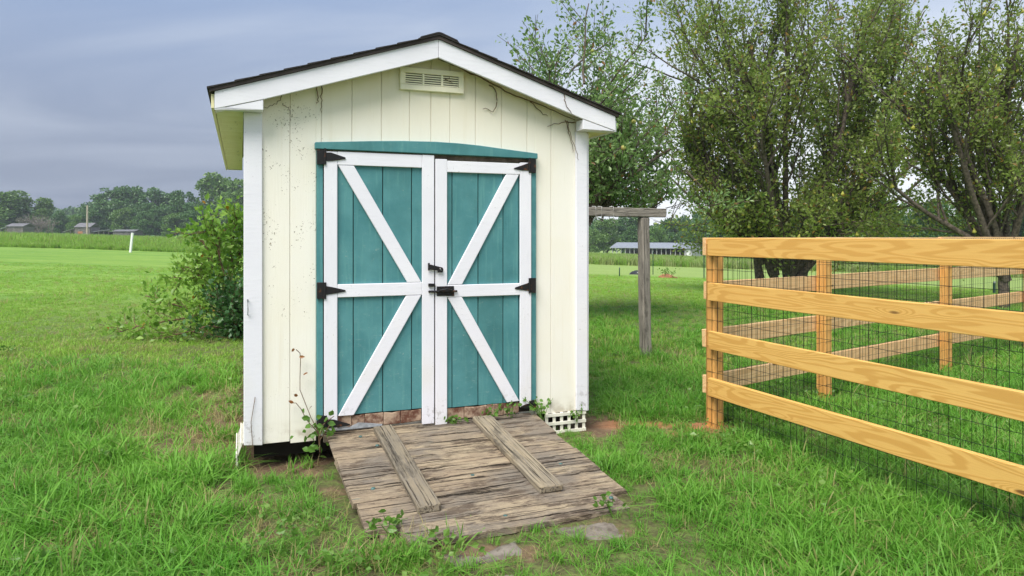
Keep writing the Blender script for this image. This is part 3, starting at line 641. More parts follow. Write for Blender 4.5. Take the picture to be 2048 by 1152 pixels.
# ------------------------------------------------------------------ pine paddock fence with wire mesh
FC = Vector((1.60, 5.57, 0)); FE = Vector((.395, -.918, 0)).normalized(); FD = Vector((.812, .583, 0)).normalized()
RAILZ = (1.478, 1.128, .750, .386)
def build_fence():
    rng = random.Random(3)
    FN = empty('paddock_fence', FC, 0); tag(FN, 'new yellow pine rail fence with black wire mesh turning a corner', 'fence')
    on = Vector((-FE.y, FE.x, 0)); on = on if on.x < 0 else -on          # outward side of the near run
    of = Vector((-FD.y, FD.x, 0)); of = of if of.y > 0 else -of          # outward side of the far run
    def post(p, d, zt=1.47, s=.096):
        zb = float(gz(FC.x + p.x, FC.y + p.y)) - .25
        board('fence_post', (p.x, p.y, zb), (p.x, p.y, zt), s, s, 'pine_post', FN, d, .004)
    def rails(p0, d, o, L0, L1, mat, off, dz=0.0):
        for k, z in enumerate(RAILZ):
            e0, e1 = L0 + rng.uniform(-.015, .012), L1
            sag = rng.uniform(-.008, .008)
            a = p0 + d * e0 + o * off; b = p0 + d * e1 + o * off
            board('fence_rail', (a.x, a.y, z - .07), (b.x, b.y, z - .07 + sag + dz), .14, .036, mat, FN, (0, 0, 1), .003, .0015, 6, rng)
    z0 = Vector((0, 0, 0))
    # near run
    for s in (0, 2.44, 4.88): post(FE * s + on * -.002, FE)
    rails(z0, FE, on, .035, 4.93, 'pine_rail', .072)
    # far run
    for s in (1.56, 4.03, 6.47): post(FD * s, FD, 1.455)
    rails(z0, FD, of, -.035, 1.56, 'pine_rail_back', .070); rails(z0, FD, of, 1.565, 4.03, 'pine_rail_back', .070); rails(z0, FD, of, 4.035, 6.52, 'pine_rail_back', .070)
    # wire mesh: near run between rails and posts, far run on the inside of the rails
    def mesh(p0, d, o, off, L, nm, zt=1.43):
        T = []
        n = int(L / .062); r = .0017
        for i in range(n + 1):
            p = p0 + d * (i * .062 - .03) + o * off; w = [rng.uniform(-.004, .004) for _ in range(3)]
            T.append(([(p.x + w[0], p.y, .0 + float(gz(FC.x + p.x, FC.y + p.y))), (p.x + w[1], p.y + w[2], .7), (p.x, p.y, zt)], [r] * 3))
        for k in range(15):
            z = .03 + k * .1; pts = []
            for i in range(9):
                p = p0 + d * (-.03 + (L) * i / 8) + o * (off + rng.uniform(-.004, .004)); pts.append((p.x, p.y, z + rng.uniform(-.006, .006)))
            T.append((pts, [r] * 9))
        tag(tube_obj('wire_mesh', T, 'wire_black', FN, 3), kind='stuff')
    mesh(z0, FE, on, .0505, 4.9, 'n'); mesh(z0, FD, of, -.052, 6.5, 'f', 1.46)
build_fence()

# ------------------------------------------------------------------ clothes line post
def build_line_post():
    b = G(1292, 714); T = empty('clothesline_post', b, 0); tag(T, 'weathered grey wooden T post with crossbeam beside the shed', 'post')
    rng = random.Random(2); zt = 1.735
    V = []; Fq = []
    n = 10
    board('post', (0, 0, -.3), (-.035, 0, zt), .125, .115, 'old_post_wood', T, (.9, .44, 0), .018, .004, 10, rng)
    d = Vector((.93, .37, 0)).normalized(); a = d * -1.05; e = d * .305
    board('crossbeam', (a.x - .03, a.y - .02, zt + .058 - .0), (e.x - .03, e.y - .02, zt + .052), .108, .09, 'old_post_wood', T, (0, 0, 1), .008, .004, 10, rng)
    for s in (-.83, -.46, -.70, -.62):
        c = d * s + Vector((-.03, -.02, zt + .055)); f = Vector((d.y, -d.x, 0)) * .052; k = rng.uniform(.0, .04)
        pts = [c + f + Vector((0, 0, -.06 - k)) + d * .03, c + f + Vector((0, 0, -.08)), c + f * 1.05, c + f + Vector((0, 0, .062)), c + Vector((0, 0, .066)) - d * .02, c - f + Vector((0, 0, .06)), c - f + Vector((0, 0, -.065)), c + Vector((0, 0, -.09 - k)) + d * .05]
        tube_obj('line_loop', [([tuple(p) for p in pts], [.005] * len(pts))], 'line_cord', T, 6)
build_line_post()

# ------------------------------------------------------------------ near trees and shrubs
class Grower:
    def __init__(s, seed): s.r = random.Random(seed); s.rs = np.random.RandomState(seed); s.wood = []; s.LP = []; s.LD = []
    def rv(s, k=1.0): return Vector((s.r.gauss(0, k), s.r.gauss(0, k), s.r.gauss(0, k)))
    def limb(s, p, d, L, r0, r1, n=6, wander=.12, up=.05):
        pts, rad = [p.copy()], [r0]; d = d.normalized()
        for i in range(n):
            d = (d + s.rv(wander) + Vector((0, 0, up))).normalized(); p = p + d * (L / n); pts.append(p.copy()); rad.append(r0 + (r1 - r0) * (i + 1) / n)
        s.wood.append((pts, rad)); return pts, d
    def leaves(s, pts, per_m, spread):
        for a, b in zip(pts, pts[1:]):
            k = max(1, int((b - a).length * per_m + s.r.random()))
            for _ in range(k):
                q = a.lerp(b, s.r.random()); o = s.rv(spread); s.LP.append(q + o); s.LD.append((b - a).normalized() * .6 + o.normalized() * .8 if o.length > 1e-6 else b - a)
    def branch(s, p, d, L, r, lvl, cfg):
        pts, dd = s.limb(p, d, L, r, r * .4, cfg['n'] if lvl < 3 else 3, cfg['wander'], cfg['up'])
        if lvl >= cfg['leaf_lvl']: s.leaves(pts[1:] if lvl < cfg['max'] else pts, cfg['per_m'], cfg['spread'])
        if lvl < cfg['max']:
            for _ in range(cfg['kids'][lvl]):
                t = s.r.uniform(cfg['t0'][lvl], 1.0); i = min(int(t * (len(pts) - 1)), len(pts) - 2); q = pts[i].lerp(pts[i + 1], t * (len(pts) - 1) - i)
                ax = (pts[i + 1] - pts[i]).normalized(); side = ax.cross(s.rv()).normalized(); ang = s.r.uniform(*cfg['ang'])
                nd = ax * math.cos(ang) + side * math.sin(ang) + Vector((0, 0, cfg['rise']))
                s.branch(q, nd, L * s.r.uniform(*cfg['len']), max(.0035, r * cfg.get('rr', .36)), lvl + 1, cfg)
def finish_tree(name, g, label, cat, base, bark, leaf, size, aspect=.5, keep=None, jit=.9):
    T = empty(name, base); tag(T, label, cat)
    P = np.array([tuple(q) for q in g.LP]); D = np.array([tuple(q) for q in g.LD])
    if keep is not None:
        k = keep(P); P, D = P[k], D[k]; g.wood = g.wood[:1] + [w for w in g.wood[1:] if min(q.z for q in w[0][len(w[0]) // 2:]) > 2.0 and min(q.z for q in w[0]) > 1.6]
    rt = .02 if max(w[1][0] for w in g.wood) > .02 else .0075
    thick = [w for w in g.wood if w[1][0] > rt]; thin = [w for w in g.wood if w[1][0] <= rt]
    b = np.array(tuple(base))
    V, Q = tubes(thick, 8); np_obj('trunk', V - b, Q, bark, T, True)
    if thin: V, Q = tubes(thin, 4); tag(np_obj('twigs', V - b, Q, bark, T, True), kind='stuff')
    V, Tt = leaves_geo(P, D, size, g.rs, aspect, .15, jit); tag(np_obj('crown', V - b, Tt, leaf, T), kind='stuff')
    return T, P
def lathe(name, prof, mat, parent, loc, rot=(0, 0, 0), seg=10):
    V, Q = tubes([([(0, 0, z) for r, z in prof], [max(r, .001) for r, z in prof])], seg); o = np_obj(name, V, Q, mat, parent, True); o.location = loc; o.rotation_euler = rot; return o
def apple_tree():
    g = Grower(21); b = Vector((.85, 12.6, float(gz(.85, 12.6))))
    cfg = dict(n=6, wander=.11, up=.035, leaf_lvl=2, max=3, kids=[6, 9, 7, 0], per_m=40, spread=.05, t0=[.25, .12, .1, 0], ang=(.5, 1.15), len=(.36, .60), rise=.18)
    tp, d = g.limb(b - Vector((0, 0, .2)), Vector((.22, 0, 1)), 1.95, .15, .12, 5, .05, .1)
    top = tp[-1]
    for ang, el, L in ((.0, .55, 2.4), (.9, .7, 2.2), (1.9, .8, 2.1), (2.9, .95, 1.7), (3.8, .95, 1.8), (5.0, .65, 2.1), (5.7, .45, 2.2), (1.4, 1.2, 3.0), (3.6, 1.25, 2.6), (.3, .95, 2.7), (2.6, 1.3, 2.9), (4.6, 1.3, 2.8), (.0, .35, 1.6), (3.0, .5, 1.2), (5.4, .35, 1.5), (.9, 1.35, 2.2)):
        g.branch(top - Vector((0, 0, g.r.uniform(0, .35))), Vector((math.cos(ang) * math.cos(el), math.sin(ang) * math.cos(el), math.sin(el))), L, .062, 1, cfg)
    T, P = finish_tree('apple_tree', g, 'leafy apple tree rising behind the right slope of the shed roof', 'tree', b, 'tree_bark', 'apple_leaf', .088, .5, lambda P: P[:, 2] > 2.02 + .12 * np.sin(P[:, 0] * 5))
    r = random.Random(8); idx = [r.randrange(len(P)) for _ in range(40)]
    for i in idx:
        q = P[i]
        lathe('apple', [(.006, .0), (.030, .004), (.040, .025), (.036, .05), (.02, .068), (.006, .064)], 'apple_skin', T, tuple(q - np.array(tuple(b))), (r.uniform(-.4, .4), r.uniform(-.4, .4), 0))
    return len(P)
def pear_tree(name, label, seed, px, Y, stems, size, npear, hmax, cfgx=None):
    g = Grower(seed); X = (px - CX) / FPX * Y; b = Vector((X, Y, float(gz(X, Y))))
    cfg = dict(n=7, wander=.085, up=.075, leaf_lvl=2, max=3, kids=[7, 7, 5, 0], per_m=15, spread=.065, t0=[.10, .10, .1, 0], ang=(.35, .95), len=(.30, .52), rise=.22)
    if cfgx: cfg.update(cfgx)
    for (dx, dy, lean, ang, L, r0, off) in stems:
        d = Vector((math.cos(ang) * math.sin(lean), math.sin(ang) * math.sin(lean), math.cos(lean)))
        g.branch(b + Vector((dx, dy, off)), d, L, r0, 0 if r0 > .07 else 1, cfg)
    for k in range(22 if npear > 30 else 8):
        a = g.r.uniform(0, 2 * PI); zz = g.r.uniform(1.1, 2.6); rr = g.r.uniform(.1, 1.3)
        g.branch(b + Vector((math.cos(a) * rr, math.sin(a) * rr, zz)), Vector((math.cos(a), math.sin(a), g.r.uniform(-.05, .5))), g.r.uniform(1.3, 2.4), .022, 1, dict(cfg, up=.02, rise=.05))
    T, P = finish_tree(name, g, label, 'tree', b, 'tree_bark', 'pear_leaf', size, .55)
    r = random.Random(seed); low = [i for i in range(len(P)) if P[i][1] < Y + .5]
    for i in [low[r.randrange(len(low))] for _ in range(npear)]:
        lathe('pear', [(.004, .012), (.009, .0), (.020, -.02), (.026, -.04), (.040, -.066), (.044, -.085), (.034, -.105), (.010, -.112)], 'pear_skin', T, tuple(P[i] - np.array(tuple(b))), (r.uniform(-.3, .3), r.uniform(-.3, .3), 0))
    return len(P)
print('apple', apple_tree())
PI = math.pi
print('pear', pear_tree('pear_tree', 'large many-stemmed pear tree behind the paddock fence corner', 33, 1575, 19.5,
    [(.1, 0, .10, 1.9, 7.2, .15, -.2), (.0, .1, .36, PI, 6.2, .12, -.2), (.2, 0, .40, .25, 6.4, .13, -.2), (-.70, .1, .05, PI, 6.4, .12, -.2), (.05, -.1, .50, 4.2, 5.0, .11, -.1), (.15, .1, .28, 1.0, 6.8, .12, 0), (-.68, .0, .45, 3.3, 4.2, .085, .8), (.1, 0, .85, .05, 5.2, .10, .5), (-.1, 0, .95, PI, 4.0, .085, .7), (.1, 0, .15, 4.0, 7.2, .10, .3), (.2, 0, .62, .5, 6.2, .10, .3), (-.68, .1, .26, 2.8, 6.3, .09, .4), (.2, 0, 1.05, .3, 4.8, .08, .8), (-.68, 0, 1.05, 3.6, 3.4, .07, 1.0), (.1, 0, .5, 5.6, 6.0, .09, .4), (-.3, 0, .35, 3.9, 6.6, .085, .5), (-.75, 0, .80, PI, 3.4, .075, 1.0), (-.75, -.1, 1.25, 3.3, 3.6, .06, 1.2), (-.7, 0, .40, 2.9, 4.8, .08, .9), (.2, 0, .60, .0, 7.0, .09, .3), (.2, .2, .85, .3, 6.2, .08, .4), (.25, .1, .42, .35, 7.6, .10, .2), (.2, 0, 1.25, 6.1, 4.4, .07, 1.2)], .112, 60, 9,
    dict(kids=[9, 7, 5, 0], ang=(.35, 1.1), rr=.30)))
print('pear2', pear_tree('pear_tree', 'pear tree with pale trunk at the right edge, seen over the fence', 47, 2010, 15.2,
    [(0, 0, .05, 0, 5.0, .11, -.2), (.05, 0, .35, PI, 4.2, .085, .6), (0, 0, .4, .4, 4.2, .085, .6), (0, 0, .5, 4.4, 3.6, .08, .7), (0, 0, .55, 2.6, 3.6, .08, .6), (0, 0, .2, 1.5, 4.6, .08, .8), (0, 0, .85, PI, 3.4, .075, .9), (0, 0, .45, 3.4, 4.8, .085, .6), (0, 0, .7, 2.9, 4.2, .08, 1.0), (0, 0, .25, 2.8, 4.8, .08, .8)], .09, 26, 7, dict(kids=[8, 7, 5, 0], per_m=18)))
def bush():
    g = Grower(12); b = G(440, 672); Y = b.y
    cfg = dict(n=6, wander=.13, up=.02, leaf_lvl=1, max=3, kids=[8, 5, 3, 0], per_m=22, spread=.055, t0=[.15, .1, .1, 0], ang=(.45, 1.0), len=(.28, .48), rise=.12)
    def L(pts, r=.016, nt=2):
        P = [at(x, y, Y + dy) for x, y, dy in pts]
        # smooth the sketch line
        out = []
        for i in range(len(P) - 1):
            for t in (0, .33, .66): out.append(P[i].lerp(P[i + 1], t) + g.rv(.012))
        out.append(P[-1]); g.wood.append((out, [r * (1 - .65 * i / len(out)) for i in range(len(out))])); g.leaves(out[2:], 16, .05)
        for i in range(2, len(out) - 1):
            for _ in range(nt):
                ax = (out[i + 1] - out[i]).normalized(); sd = ax.cross(g.rv()).normalized()
                g.branch(out[i], ax * .7 + sd * .7 + Vector((0, 0, .25)), g.r.uniform(.22, .42), .006, 2, cfg)
    L([(450, 655, 0), (415, 622, -.1), (385, 632, -.2), (345, 640, -.3), (300, 648, -.3), (262, 655, -.3), (232, 664, -.3)], .016, 1)
    L([(450, 650, 0), (420, 628, .1), (380, 622, .1), (350, 606, .1), (320, 600, .1), (290, 592, .1)], .016, 1)
    L([(455, 640, 0), (425, 610, 0), (400, 560, 0), (395, 535, 0), (378, 548, 0), (352, 562, 0)])
    L([(455, 640, 0), (440, 590, .1), (425, 540, .1), (412, 500, .1), (402, 480, .1)])
    L([(460, 640, 0), (462, 560, .2), (462, 500, .2), (468, 465, .2), (478, 430, .2)])
    L([(465, 640, 0), (475, 540, .3), (485, 470, .3), (500, 430, .3)])
    L([(460, 640, 0), (450, 560, -.1), (436, 500, -.1), (425, 470, -.1), (410, 462, -.1)])
    L([(455, 655, -.1), (420, 655, -.3), (385, 662, -.4), (350, 668, -.4), (300, 672, -.4)], .016, 1)
    L([(455, 650, .2), (440, 600, .5), (430, 550, .6), (440, 500, .6), (452, 455, .6)])
    L([(480, 640, .4), (500, 540, .5), (510, 480, .5), (520, 440, .5)])
    finish_tree('sprawling_bush', g, 'sprawling green bush with yellowing leaves leaning out behind the shed', 'bush', b, 'vine_bark', 'bush_leaf', .100, .58)
    g2 = Grower(13); b2 = at(476, 668, Y - .25); b2.z = float(gz(b2.x, b2.y))
    for k in range(70):
        a = g2.r.uniform(0, 2 * PI); el = g2.r.uniform(.35, 1.5)
        g2.branch(b2 + g2.rv(.06) * 1, Vector((math.cos(a) * math.cos(el) * .5 + .12, math.sin(a) * math.cos(el) * .7, math.sin(el))), g2.r.uniform(.35, .85), .008, 2, dict(cfg, per_m=40, spread=.07, kids=[0, 0, 3, 0], t0=[0, 0, .3, 0]))
    finish_tree('dark_shrub', g2, 'dense dark green shrub mound tight against the far shed corner', 'shrub', b2, 'vine_bark', 'dark_leaf', .075, .7)
bush()

# climbing plant and dead vine stems on the shed
def leaf_mesh(name, mat, L=1.0, w=.8):
    me = bpy.data.meshes.new(name)
    V = [(0, 0, 0), (.30, w * .42, .05), (.62, w * .40, .04), (1, 0, -.06), (.62, -w * .40, .04), (.30, -w * .42, .05), (.45, 0, -.02)]
    me.from_pydata([(x * L, y * L, z * L) for x, y, z in V], [], [(0, 6, 1), (1, 6, 2), (2, 6, 3), (3, 6, 4), (4, 6, 5), (5, 6, 0)]); me.materials.append(MATS[mat]); me.update(); return me
LM_G = leaf_mesh('leaf_green', 'weed_leaf'); LM_R = leaf_mesh('leaf_red', 'reddish_leaf', 1, .55)
def put_leaf(parent, p, size, rng, me):
    o = bpy.data.objects.new('leaf', me); COL.objects.link(o); o.parent = parent; o.location = p; o.scale = (size,) * 3
    o.rotation_euler = (rng.uniform(.6, 1.9), rng.uniform(-.6, .6), rng.uniform(-PI, PI)); return o
def climbers():
    rng = random.Random(31)
    base = (.43, -.10, -.01)
    def lp(px, py, off): u, z = F(px, py, off); return (u, -off, z)
    C = empty('climbing_vine', shed_to_world(*base[:2], -.01), TH); tag(C, 'young climbing vine with green and rusty leaves beside the left door', 'vine')
    bw = Vector(base)
    def rel(p): return tuple(Vector(p) - bw)
    S = [[(636, 862, .11), (622, 835, .07), (610, 805, .05), (600, 780, .04), (600, 755, .04), (601, 720, .04), (600, 706, .05), (592, 699, .05)],
         [(636, 865, .11), (622, 850, .08), (612, 838, .06), (602, 818, .05), (592, 806, .05), (586, 806, .05)],
         [(640, 870, .12), (645, 850, .10), (655, 842, .10), (668, 832, .08)], [(640, 875, .12), (630, 858, .14), (618, 846, .15)], [(640, 880, .12), (652, 862, .15), (660, 850, .15)]]
    for s in S: tube_obj('stem', [([rel(lp(*q)) for q in ([(640, 905, .10)] + s)], [.0035] * 2 + [.0026] * (len(s) - 1))], 'vine_bark', C, 5)
    for q in ((606, 750, .05), (596, 792, .05), (624, 812, .06), (590, 698, .05), (598, 714, .05), (588, 806, .05)): put_leaf(C, rel(lp(*q)), .042, rng, LM_R)
    for _ in range(38):
        q = (rng.gauss(640, 17), rng.gauss(873, 20), rng.uniform(.06, .22)); put_leaf(C, rel(lp(*q)), rng.uniform(.030, .062), rng, LM_G)
    for q in ((668, 829, .09), (603, 836, .07), (655, 846, .1), (612, 850, .1), (620, 842, .1)): put_leaf(C, rel(lp(*q)), .055, rng, LM_G)
    # dead stems clinging below the right rake
    def deadvine(label, paths, r=.0045):
        D = empty('dead_vine', shed_to_world(1.8, -.02, 2.5) if 'right' in label else shed_to_world(.2, -.02, 2.3), TH); tag(D, label, 'vine')
        o0 = Vector((1.8, -.02, 2.5)) if 'right' in label else Vector((.2, -.02, 2.3))
        for p, off, k in paths:
            pts = [Vector(lp(x, y, off)) - o0 for x, y in p]; out = []
            for i in range(len(pts) - 1):
                for t in (0, .25, .5, .75): out.append(pts[i].lerp(pts[i + 1], t) + Vector((rng.gauss(0, .004), rng.gauss(0, .003), rng.gauss(0, .004))))
            out.append(pts[-1]); tube_obj('stem', [([tuple(q) for q in out], [r * k * (1 - .6 * i / len(out)) for i in range(len(out))])], 'vine_bark', D, 5)
    deadvine('dry dead vine stems hanging along the right gable eave', [
        ([(876, 115), (915, 133), (950, 150), (990, 172), (1030, 192), (1075, 208), (1110, 222), (1150, 240)], .030, 1.6),
        ([(978, 168), (992, 182), (995, 205), (986, 223), (966, 218)], .012, 1.0), ([(1060, 204), (1080, 222), (1095, 232)], .012, .9),
        ([(1150, 245), (1125, 244), (1095, 253)], .012, .9), ([(1130, 240), (1140, 265), (1150, 295), (1157, 320)], .026, .7), ([(1135, 242), (1138, 265), (1144, 290), (1146, 305)], .012, .7),
        ([(1128, 190), (1132, 210), (1142, 224), (1150, 234)], .146, .7)])
    deadvine('thin dry vine threads at the left gable eave', [
        ([(632, 172), (634, 188), (638, 200), (634, 208)], .012, .9), ([(570, 180), (560, 200), (545, 212), (525, 214)], .012, .6), ([(643, 170), (642, 200), (643, 225)], .012, .7), ([(565, 208), (575, 216), (582, 230)], .012, .6), ([(900, 155), (890, 160), (905, 166)], .034, .7)])
    tube_obj('grass_stalk', [([(.03, -.03, .14), (.02, -.035, .3), (.045, -.03, .46)], [.002] * 3)], 'vine_bark', SH, 4)
    # weeds growing out of the ramp top and beside the right jamb
    def weed(label, u, v, z, n, sp, hh, size):
        w = empty('weed', shed_to_world(u, v, z), TH); tag(w, label, 'weed')
        for k in range(max(3, n // 6)):
            a = rng.uniform(0, 2 * PI); L = rng.uniform(.5, 1) * hh; e = Vector((math.cos(a) * sp, math.sin(a) * sp * .5, L)); m = e * .5 + Vector((0, 0, .02))
            tube_obj('stem', [([(0, 0, -.02), tuple(m), tuple(e)], [.003, .0025, .0015])], 'weed_leaf', w, 4)
            for _ in range(7): put_leaf(w, tuple(m.lerp(e, rng.uniform(-.6, 1.1)) + Vector((rng.gauss(0, .02), rng.gauss(0, .015), rng.gauss(0, .015)))), rng.uniform(.6, 1.2) * size, rng, LM_G)
    weed('low green weed sprouting at the foot of the right door, nearest the centre', 1.36, -.07, .165, 14, .06, .06, .035)
    weed('green weed sprouting at the foot of the right door, middle one', 1.62, -.07, .165, 24, .10, .11, .035)
    weed('upright green weed at the foot of the right door, beside the cleat', 1.80, -.06, .165, 16, .04, .12, .035)
    weed('straggly weed climbing the right door jamb above the lattice', 2.04, -.07, .14, 44, .16, .22, .035)
    weed('small weed hanging over the white lattice', 2.34, -.03, .10, 12, .05, .09, .03)
    weed('small broadleaf weed at the left front corner of the ramp', .64, -1.40, .045, 14, .10, .06, .045)
    weed('weed tuft growing through the ramp front edge, on its right', 1.80, -1.56, .02, 18, .08, .10, .035)
    weed('low leafy weed beside the bare ground left of the shed', -.75, .45, .0, 30, .2, .10, .04)
climbers()

# ------------------------------------------------------------------ grass (geometry-node instances of blade tufts)
def blade_tuft(seed, n, rad, h0, h1, w, lean, mat, segs=3):
    rs = np.random.RandomState(seed); V, T = [], []
    for _ in range(n):
        a = rs.uniform(0, 2 * PI); r = rad * math.sqrt(rs.uniform()); bx, by = r * math.cos(a), r * math.sin(a); az = rs.uniform(0, 2 * PI); h = rs.uniform(h0, h1); ln = abs(rs.normal(0, lean)) * h; ww = w * rs.uniform(.6, 1.2)
        dx, dy = math.cos(az), math.sin(az); o = len(V); curl = rs.uniform(1.4, 2.4)
        fx = az + rs.uniform(-.6, .6); sx, sy = -math.sin(fx), math.cos(fx)
        for k in range(segs):
            t = k / segs; p = (bx + dx * ln * t ** curl, by + dy * ln * t ** curl, h * (t - .25 * ln / h * t * t)); q = ww * (1 - .45 * t)
            V += [(p[0] - sx * q, p[1] - sy * q, p[2]), (p[0] + sx * q, p[1] + sy * q, p[2])]
        V.append((bx + dx * ln, by + dy * ln, h * (1 - .25 * ln / h)))
        for k in range(segs - 1): b = o + 2 * k; T += [(b, b + 1, b + 3), (b, b + 3, b + 2)]
        b = o + 2 * (segs - 1); T.append((b, b + 1, b + 2))
    me = bpy.data.meshes.new('tuft'); me.from_pydata(V, [], T); me.materials.append(MATS[mat]); me.update(); return me
def scatter(name, meshes, P, rotz, scale, idx, label=None, cat=None, tilt=None):
    """one stuff object whose vertices carry instances of the tuft meshes"""
    col = bpy.data.collections.new(name + '_tufts')
    for i, me in enumerate(meshes):
        o = bpy.data.objects.new('%s_tuft_%02d' % (name, i), me); col.objects.link(o)
    me = bpy.data.meshes.new(name); n = len(P); me.vertices.add(n); me.vertices.foreach_set('co', np.ascontiguousarray(P, np.float32).ravel())
    rot = np.zeros((n, 3), np.float32); rot[:, 2] = rotz
    if tilt is not None: rot[:, 0] = tilt[0]; rot[:, 1] = tilt[1]
    a = me.attributes.new('rot', 'FLOAT_VECTOR', 'POINT'); a.data.foreach_set('vector', rot.ravel())
    a = me.attributes.new('scl', 'FLOAT', 'POINT'); a.data.foreach_set('value', np.ascontiguousarray(scale, np.float32))
    a = me.attributes.new('idx', 'INT', 'POINT'); a.data.foreach_set('value', np.ascontiguousarray(idx, np.int32))
    ob = bpy.data.objects.new(name, me); COL.objects.link(ob); tag(ob, label, cat, None, 'stuff')
    gt = bpy.data.node_groups.new(name, 'GeometryNodeTree'); gt.interface.new_socket('Geometry', in_out='INPUT', socket_type='NodeSocketGeometry'); gt.interface.new_socket('Geometry', in_out='OUTPUT', socket_type='NodeSocketGeometry')
    N, L = gt.nodes, gt.links; gi = N.new('NodeGroupInput'); go = N.new('NodeGroupOutput'); ip = N.new('GeometryNodeInstanceOnPoints')
    ci = N.new('GeometryNodeCollectionInfo'); ci.inputs[0].default_value = col; ci.inputs['Separate Children'].default_value = True; ci.inputs['Reset Children'].default_value = True
    def attr(nm, dt):
        x = N.new('GeometryNodeInputNamedAttribute'); x.data_type = dt; x.inputs[0].default_value = nm; return x.outputs[0]
    L.new(gi.outputs[0], ip.inputs['Points']); L.new(ci.outputs[0], ip.inputs['Instance']); ip.inputs['Pick Instance'].default_value = True
    L.new(attr('idx', 'INT'), ip.inputs['Instance Index'])
    e2r = N.new('FunctionNodeEulerToRotation'); L.new(attr('rot', 'FLOAT_VECTOR'), e2r.inputs[0]); L.new(e2r.outputs[0], ip.inputs['Rotation']); L.new(attr('scl', 'FLOAT'), ip.inputs['Scale']); L.new(ip.outputs[0], go.inputs[0])
    md = ob.modifiers.new('instances', 'NODES'); md.node_group = gt; return ob
def smooth_noise(x, y, f, seed):
    rs = np.random.RandomState(seed); v = np.zeros_like(x)
    for k in range(5):
        a = rs.uniform(0, 2 * PI); q = f * rs.uniform(.6, 1.6); v += np.sin((x * math.cos(a) + y * math.sin(a)) * q + rs.uniform(0, 6))
    return v / 5
def local_uv(x, y):
    dx, dy = x - SP.x, y - SP.y; return dx * SD.x + dy * SD.y, dx * SN.x + dy * SN.y
def grass():
    rs = np.random.RandomState(77)
    def sample(y0, y1, dens, margin=1.6, half=.80):
        A = (y1 - y0) * 2 * (half * (y0 + y1) / 2 + margin); n = int(A * dens * 1.25)
        y = rs.uniform(y0, y1, n); w = half * y1 + margin; x = rs.uniform(-w, w, n); k = np.abs(x) < half * y + margin; return x[k], y[k]
    def blocked(x, y):
        u, v = local_uv(x, y)
        b = (u > -.02) & (u < 2.46) & (v > .05) & (v < 4.25)
        b |= (u > .47) & (u < 2.02) & (v > -1.42) & (v < .06)
        b |= (u > .60) & (u < 2.02) & (v > -1.555) & (v <= -1.40)
        s = (u - 1.15, v + 1.69)
        for (u0, u1, v0, v1) in ((-.20, .0, -.18, .12), (.36, .60, -.03, .16)):
            b |= (s[0] > u0 + .03) & (s[0] < u1 - .03) & (s[1] > v0 + .03) & (s[1] < v1) & (rs.uniform(size=len(u)) < .72)
        return b
    LUSH = [blade_tuft(100 + i, 30, .085, .055, .155, .0040, 1.15, 'grass_blade', 4) for i in range(9)] + [blade_tuft(120 + i, 16, .07, .12, .21, .0048, 1.3, 'grass_blade', 4) for i in range(3)]
    LAWN = [blade_tuft(140 + i, 30, .10, .03, .07, .0040, .9, 'lawn_blade', 3) for i in range(7)]
    DRY = [blade_tuft(160 + i, 13, .07, .05, .17, .0028, 1.2, 'dry_blade', 3) for i in range(4)]
    MESH = LUSH + LAWN + DRY; nl, nw, nd = len(LUSH), len(LAWN), len(DRY)
    Ps, Rz, Sc, Ix = [], [], [], []
    for y0, y1, dens, sc in ((1.2, 4.2, 310, .95), (4.2, 6.5, 250, 1.0), (6.5, 10, 140, 1.0), (10, 16, 90, 1.0), (16, 24, 45, 1.05), (24, 34, 16, 1.05)):
        x, y = sample(y0, y1, dens); b, r = bare_at(x, y)
        thin = sstep(smooth_noise(x, y, 2.2, 15) + .6 * smooth_noise(x, y, 5.5, 16), .38, .75) * (y < 8) * .36; b = np.maximum(b, thin)
        k = ~blocked(x, y) & (rs.uniform(size=len(x)) > b * .93); x, y, b = x[k], y[k], b[k]
        tall = smooth_noise(x, y, 1.1, 3); tall2 = smooth_noise(x, y, 3.1, 4)
        u, v = local_uv(x, y)
        # clippings: the lawn on the left and beyond the shed is mown shorter than the rough round the shed
        lawnish = sstep(y, 6.6, 8.6) * (1 - .0 * x); lawnish = np.maximum(lawnish, sstep(-x - y * .42, .9, 2.6))
        lawnish = np.where((x > 0) & (y < 15), lawnish * .65, lawnish)
        edge = np.exp(-np.maximum(0, np.maximum(-.0 - u, u - 2.46)) * 3.0) * ((v > -.3) & (v < 4.4))
        lawn = rs.uniform(size=len(x)) < lawnish
        dry = rs.uniform(size=len(x)) < (.085 + .55 * sstep(b, .12, .5) + .06 * (tall2 > .35))
        i = np.where(lawn, nl + rs.randint(0, nw, len(x)), rs.randint(0, nl, len(x))); i = np.where(dry, nl + nw + rs.randint(0, nd, len(x)), i)
        s = sc * .88 * rs.uniform(.7, 1.2, len(x)) * (1 + .30 * tall + .18 * tall2) * (1 - .45 * b) * (1 + .25 * edge)
        # keep blades low in front of the ramp so the planks stay in view
        inf = (u > .3) & (u < 2.15) & (v < -1.2) & (v > -2.4); s = np.where(inf, s * .6, s)
        inf = (u > .1) & (u < .52) & (v < -.2) & (v > -1.3); s = np.where(inf, s * .75, s)
        inf = (u > 2.02) & (u < 2.6) & (v < .1) & (v > -.75); s = np.where(inf, s * (.32 + .4 * (v < -.35)), s); inf = (u > -.1) & (u < .5) & (v < .1) & (v > -.55); s = np.where(inf, s * .72, s)
        Ps.append(np.stack([x, y, gz(x, y) - .012], 1)); Rz.append(rs.uniform(0, 2 * PI, len(x))); Sc.append(np.clip(s, .35, 3)); Ix.append(i)
    # dry clump at the ramp's left front corner
    n = 46; uu = rs.normal(.60, .13, n); vv = rs.normal(-1.60, .07, n); p = np.array([tuple(shed_to_world(a, c)) for a, c in zip(uu, vv)])
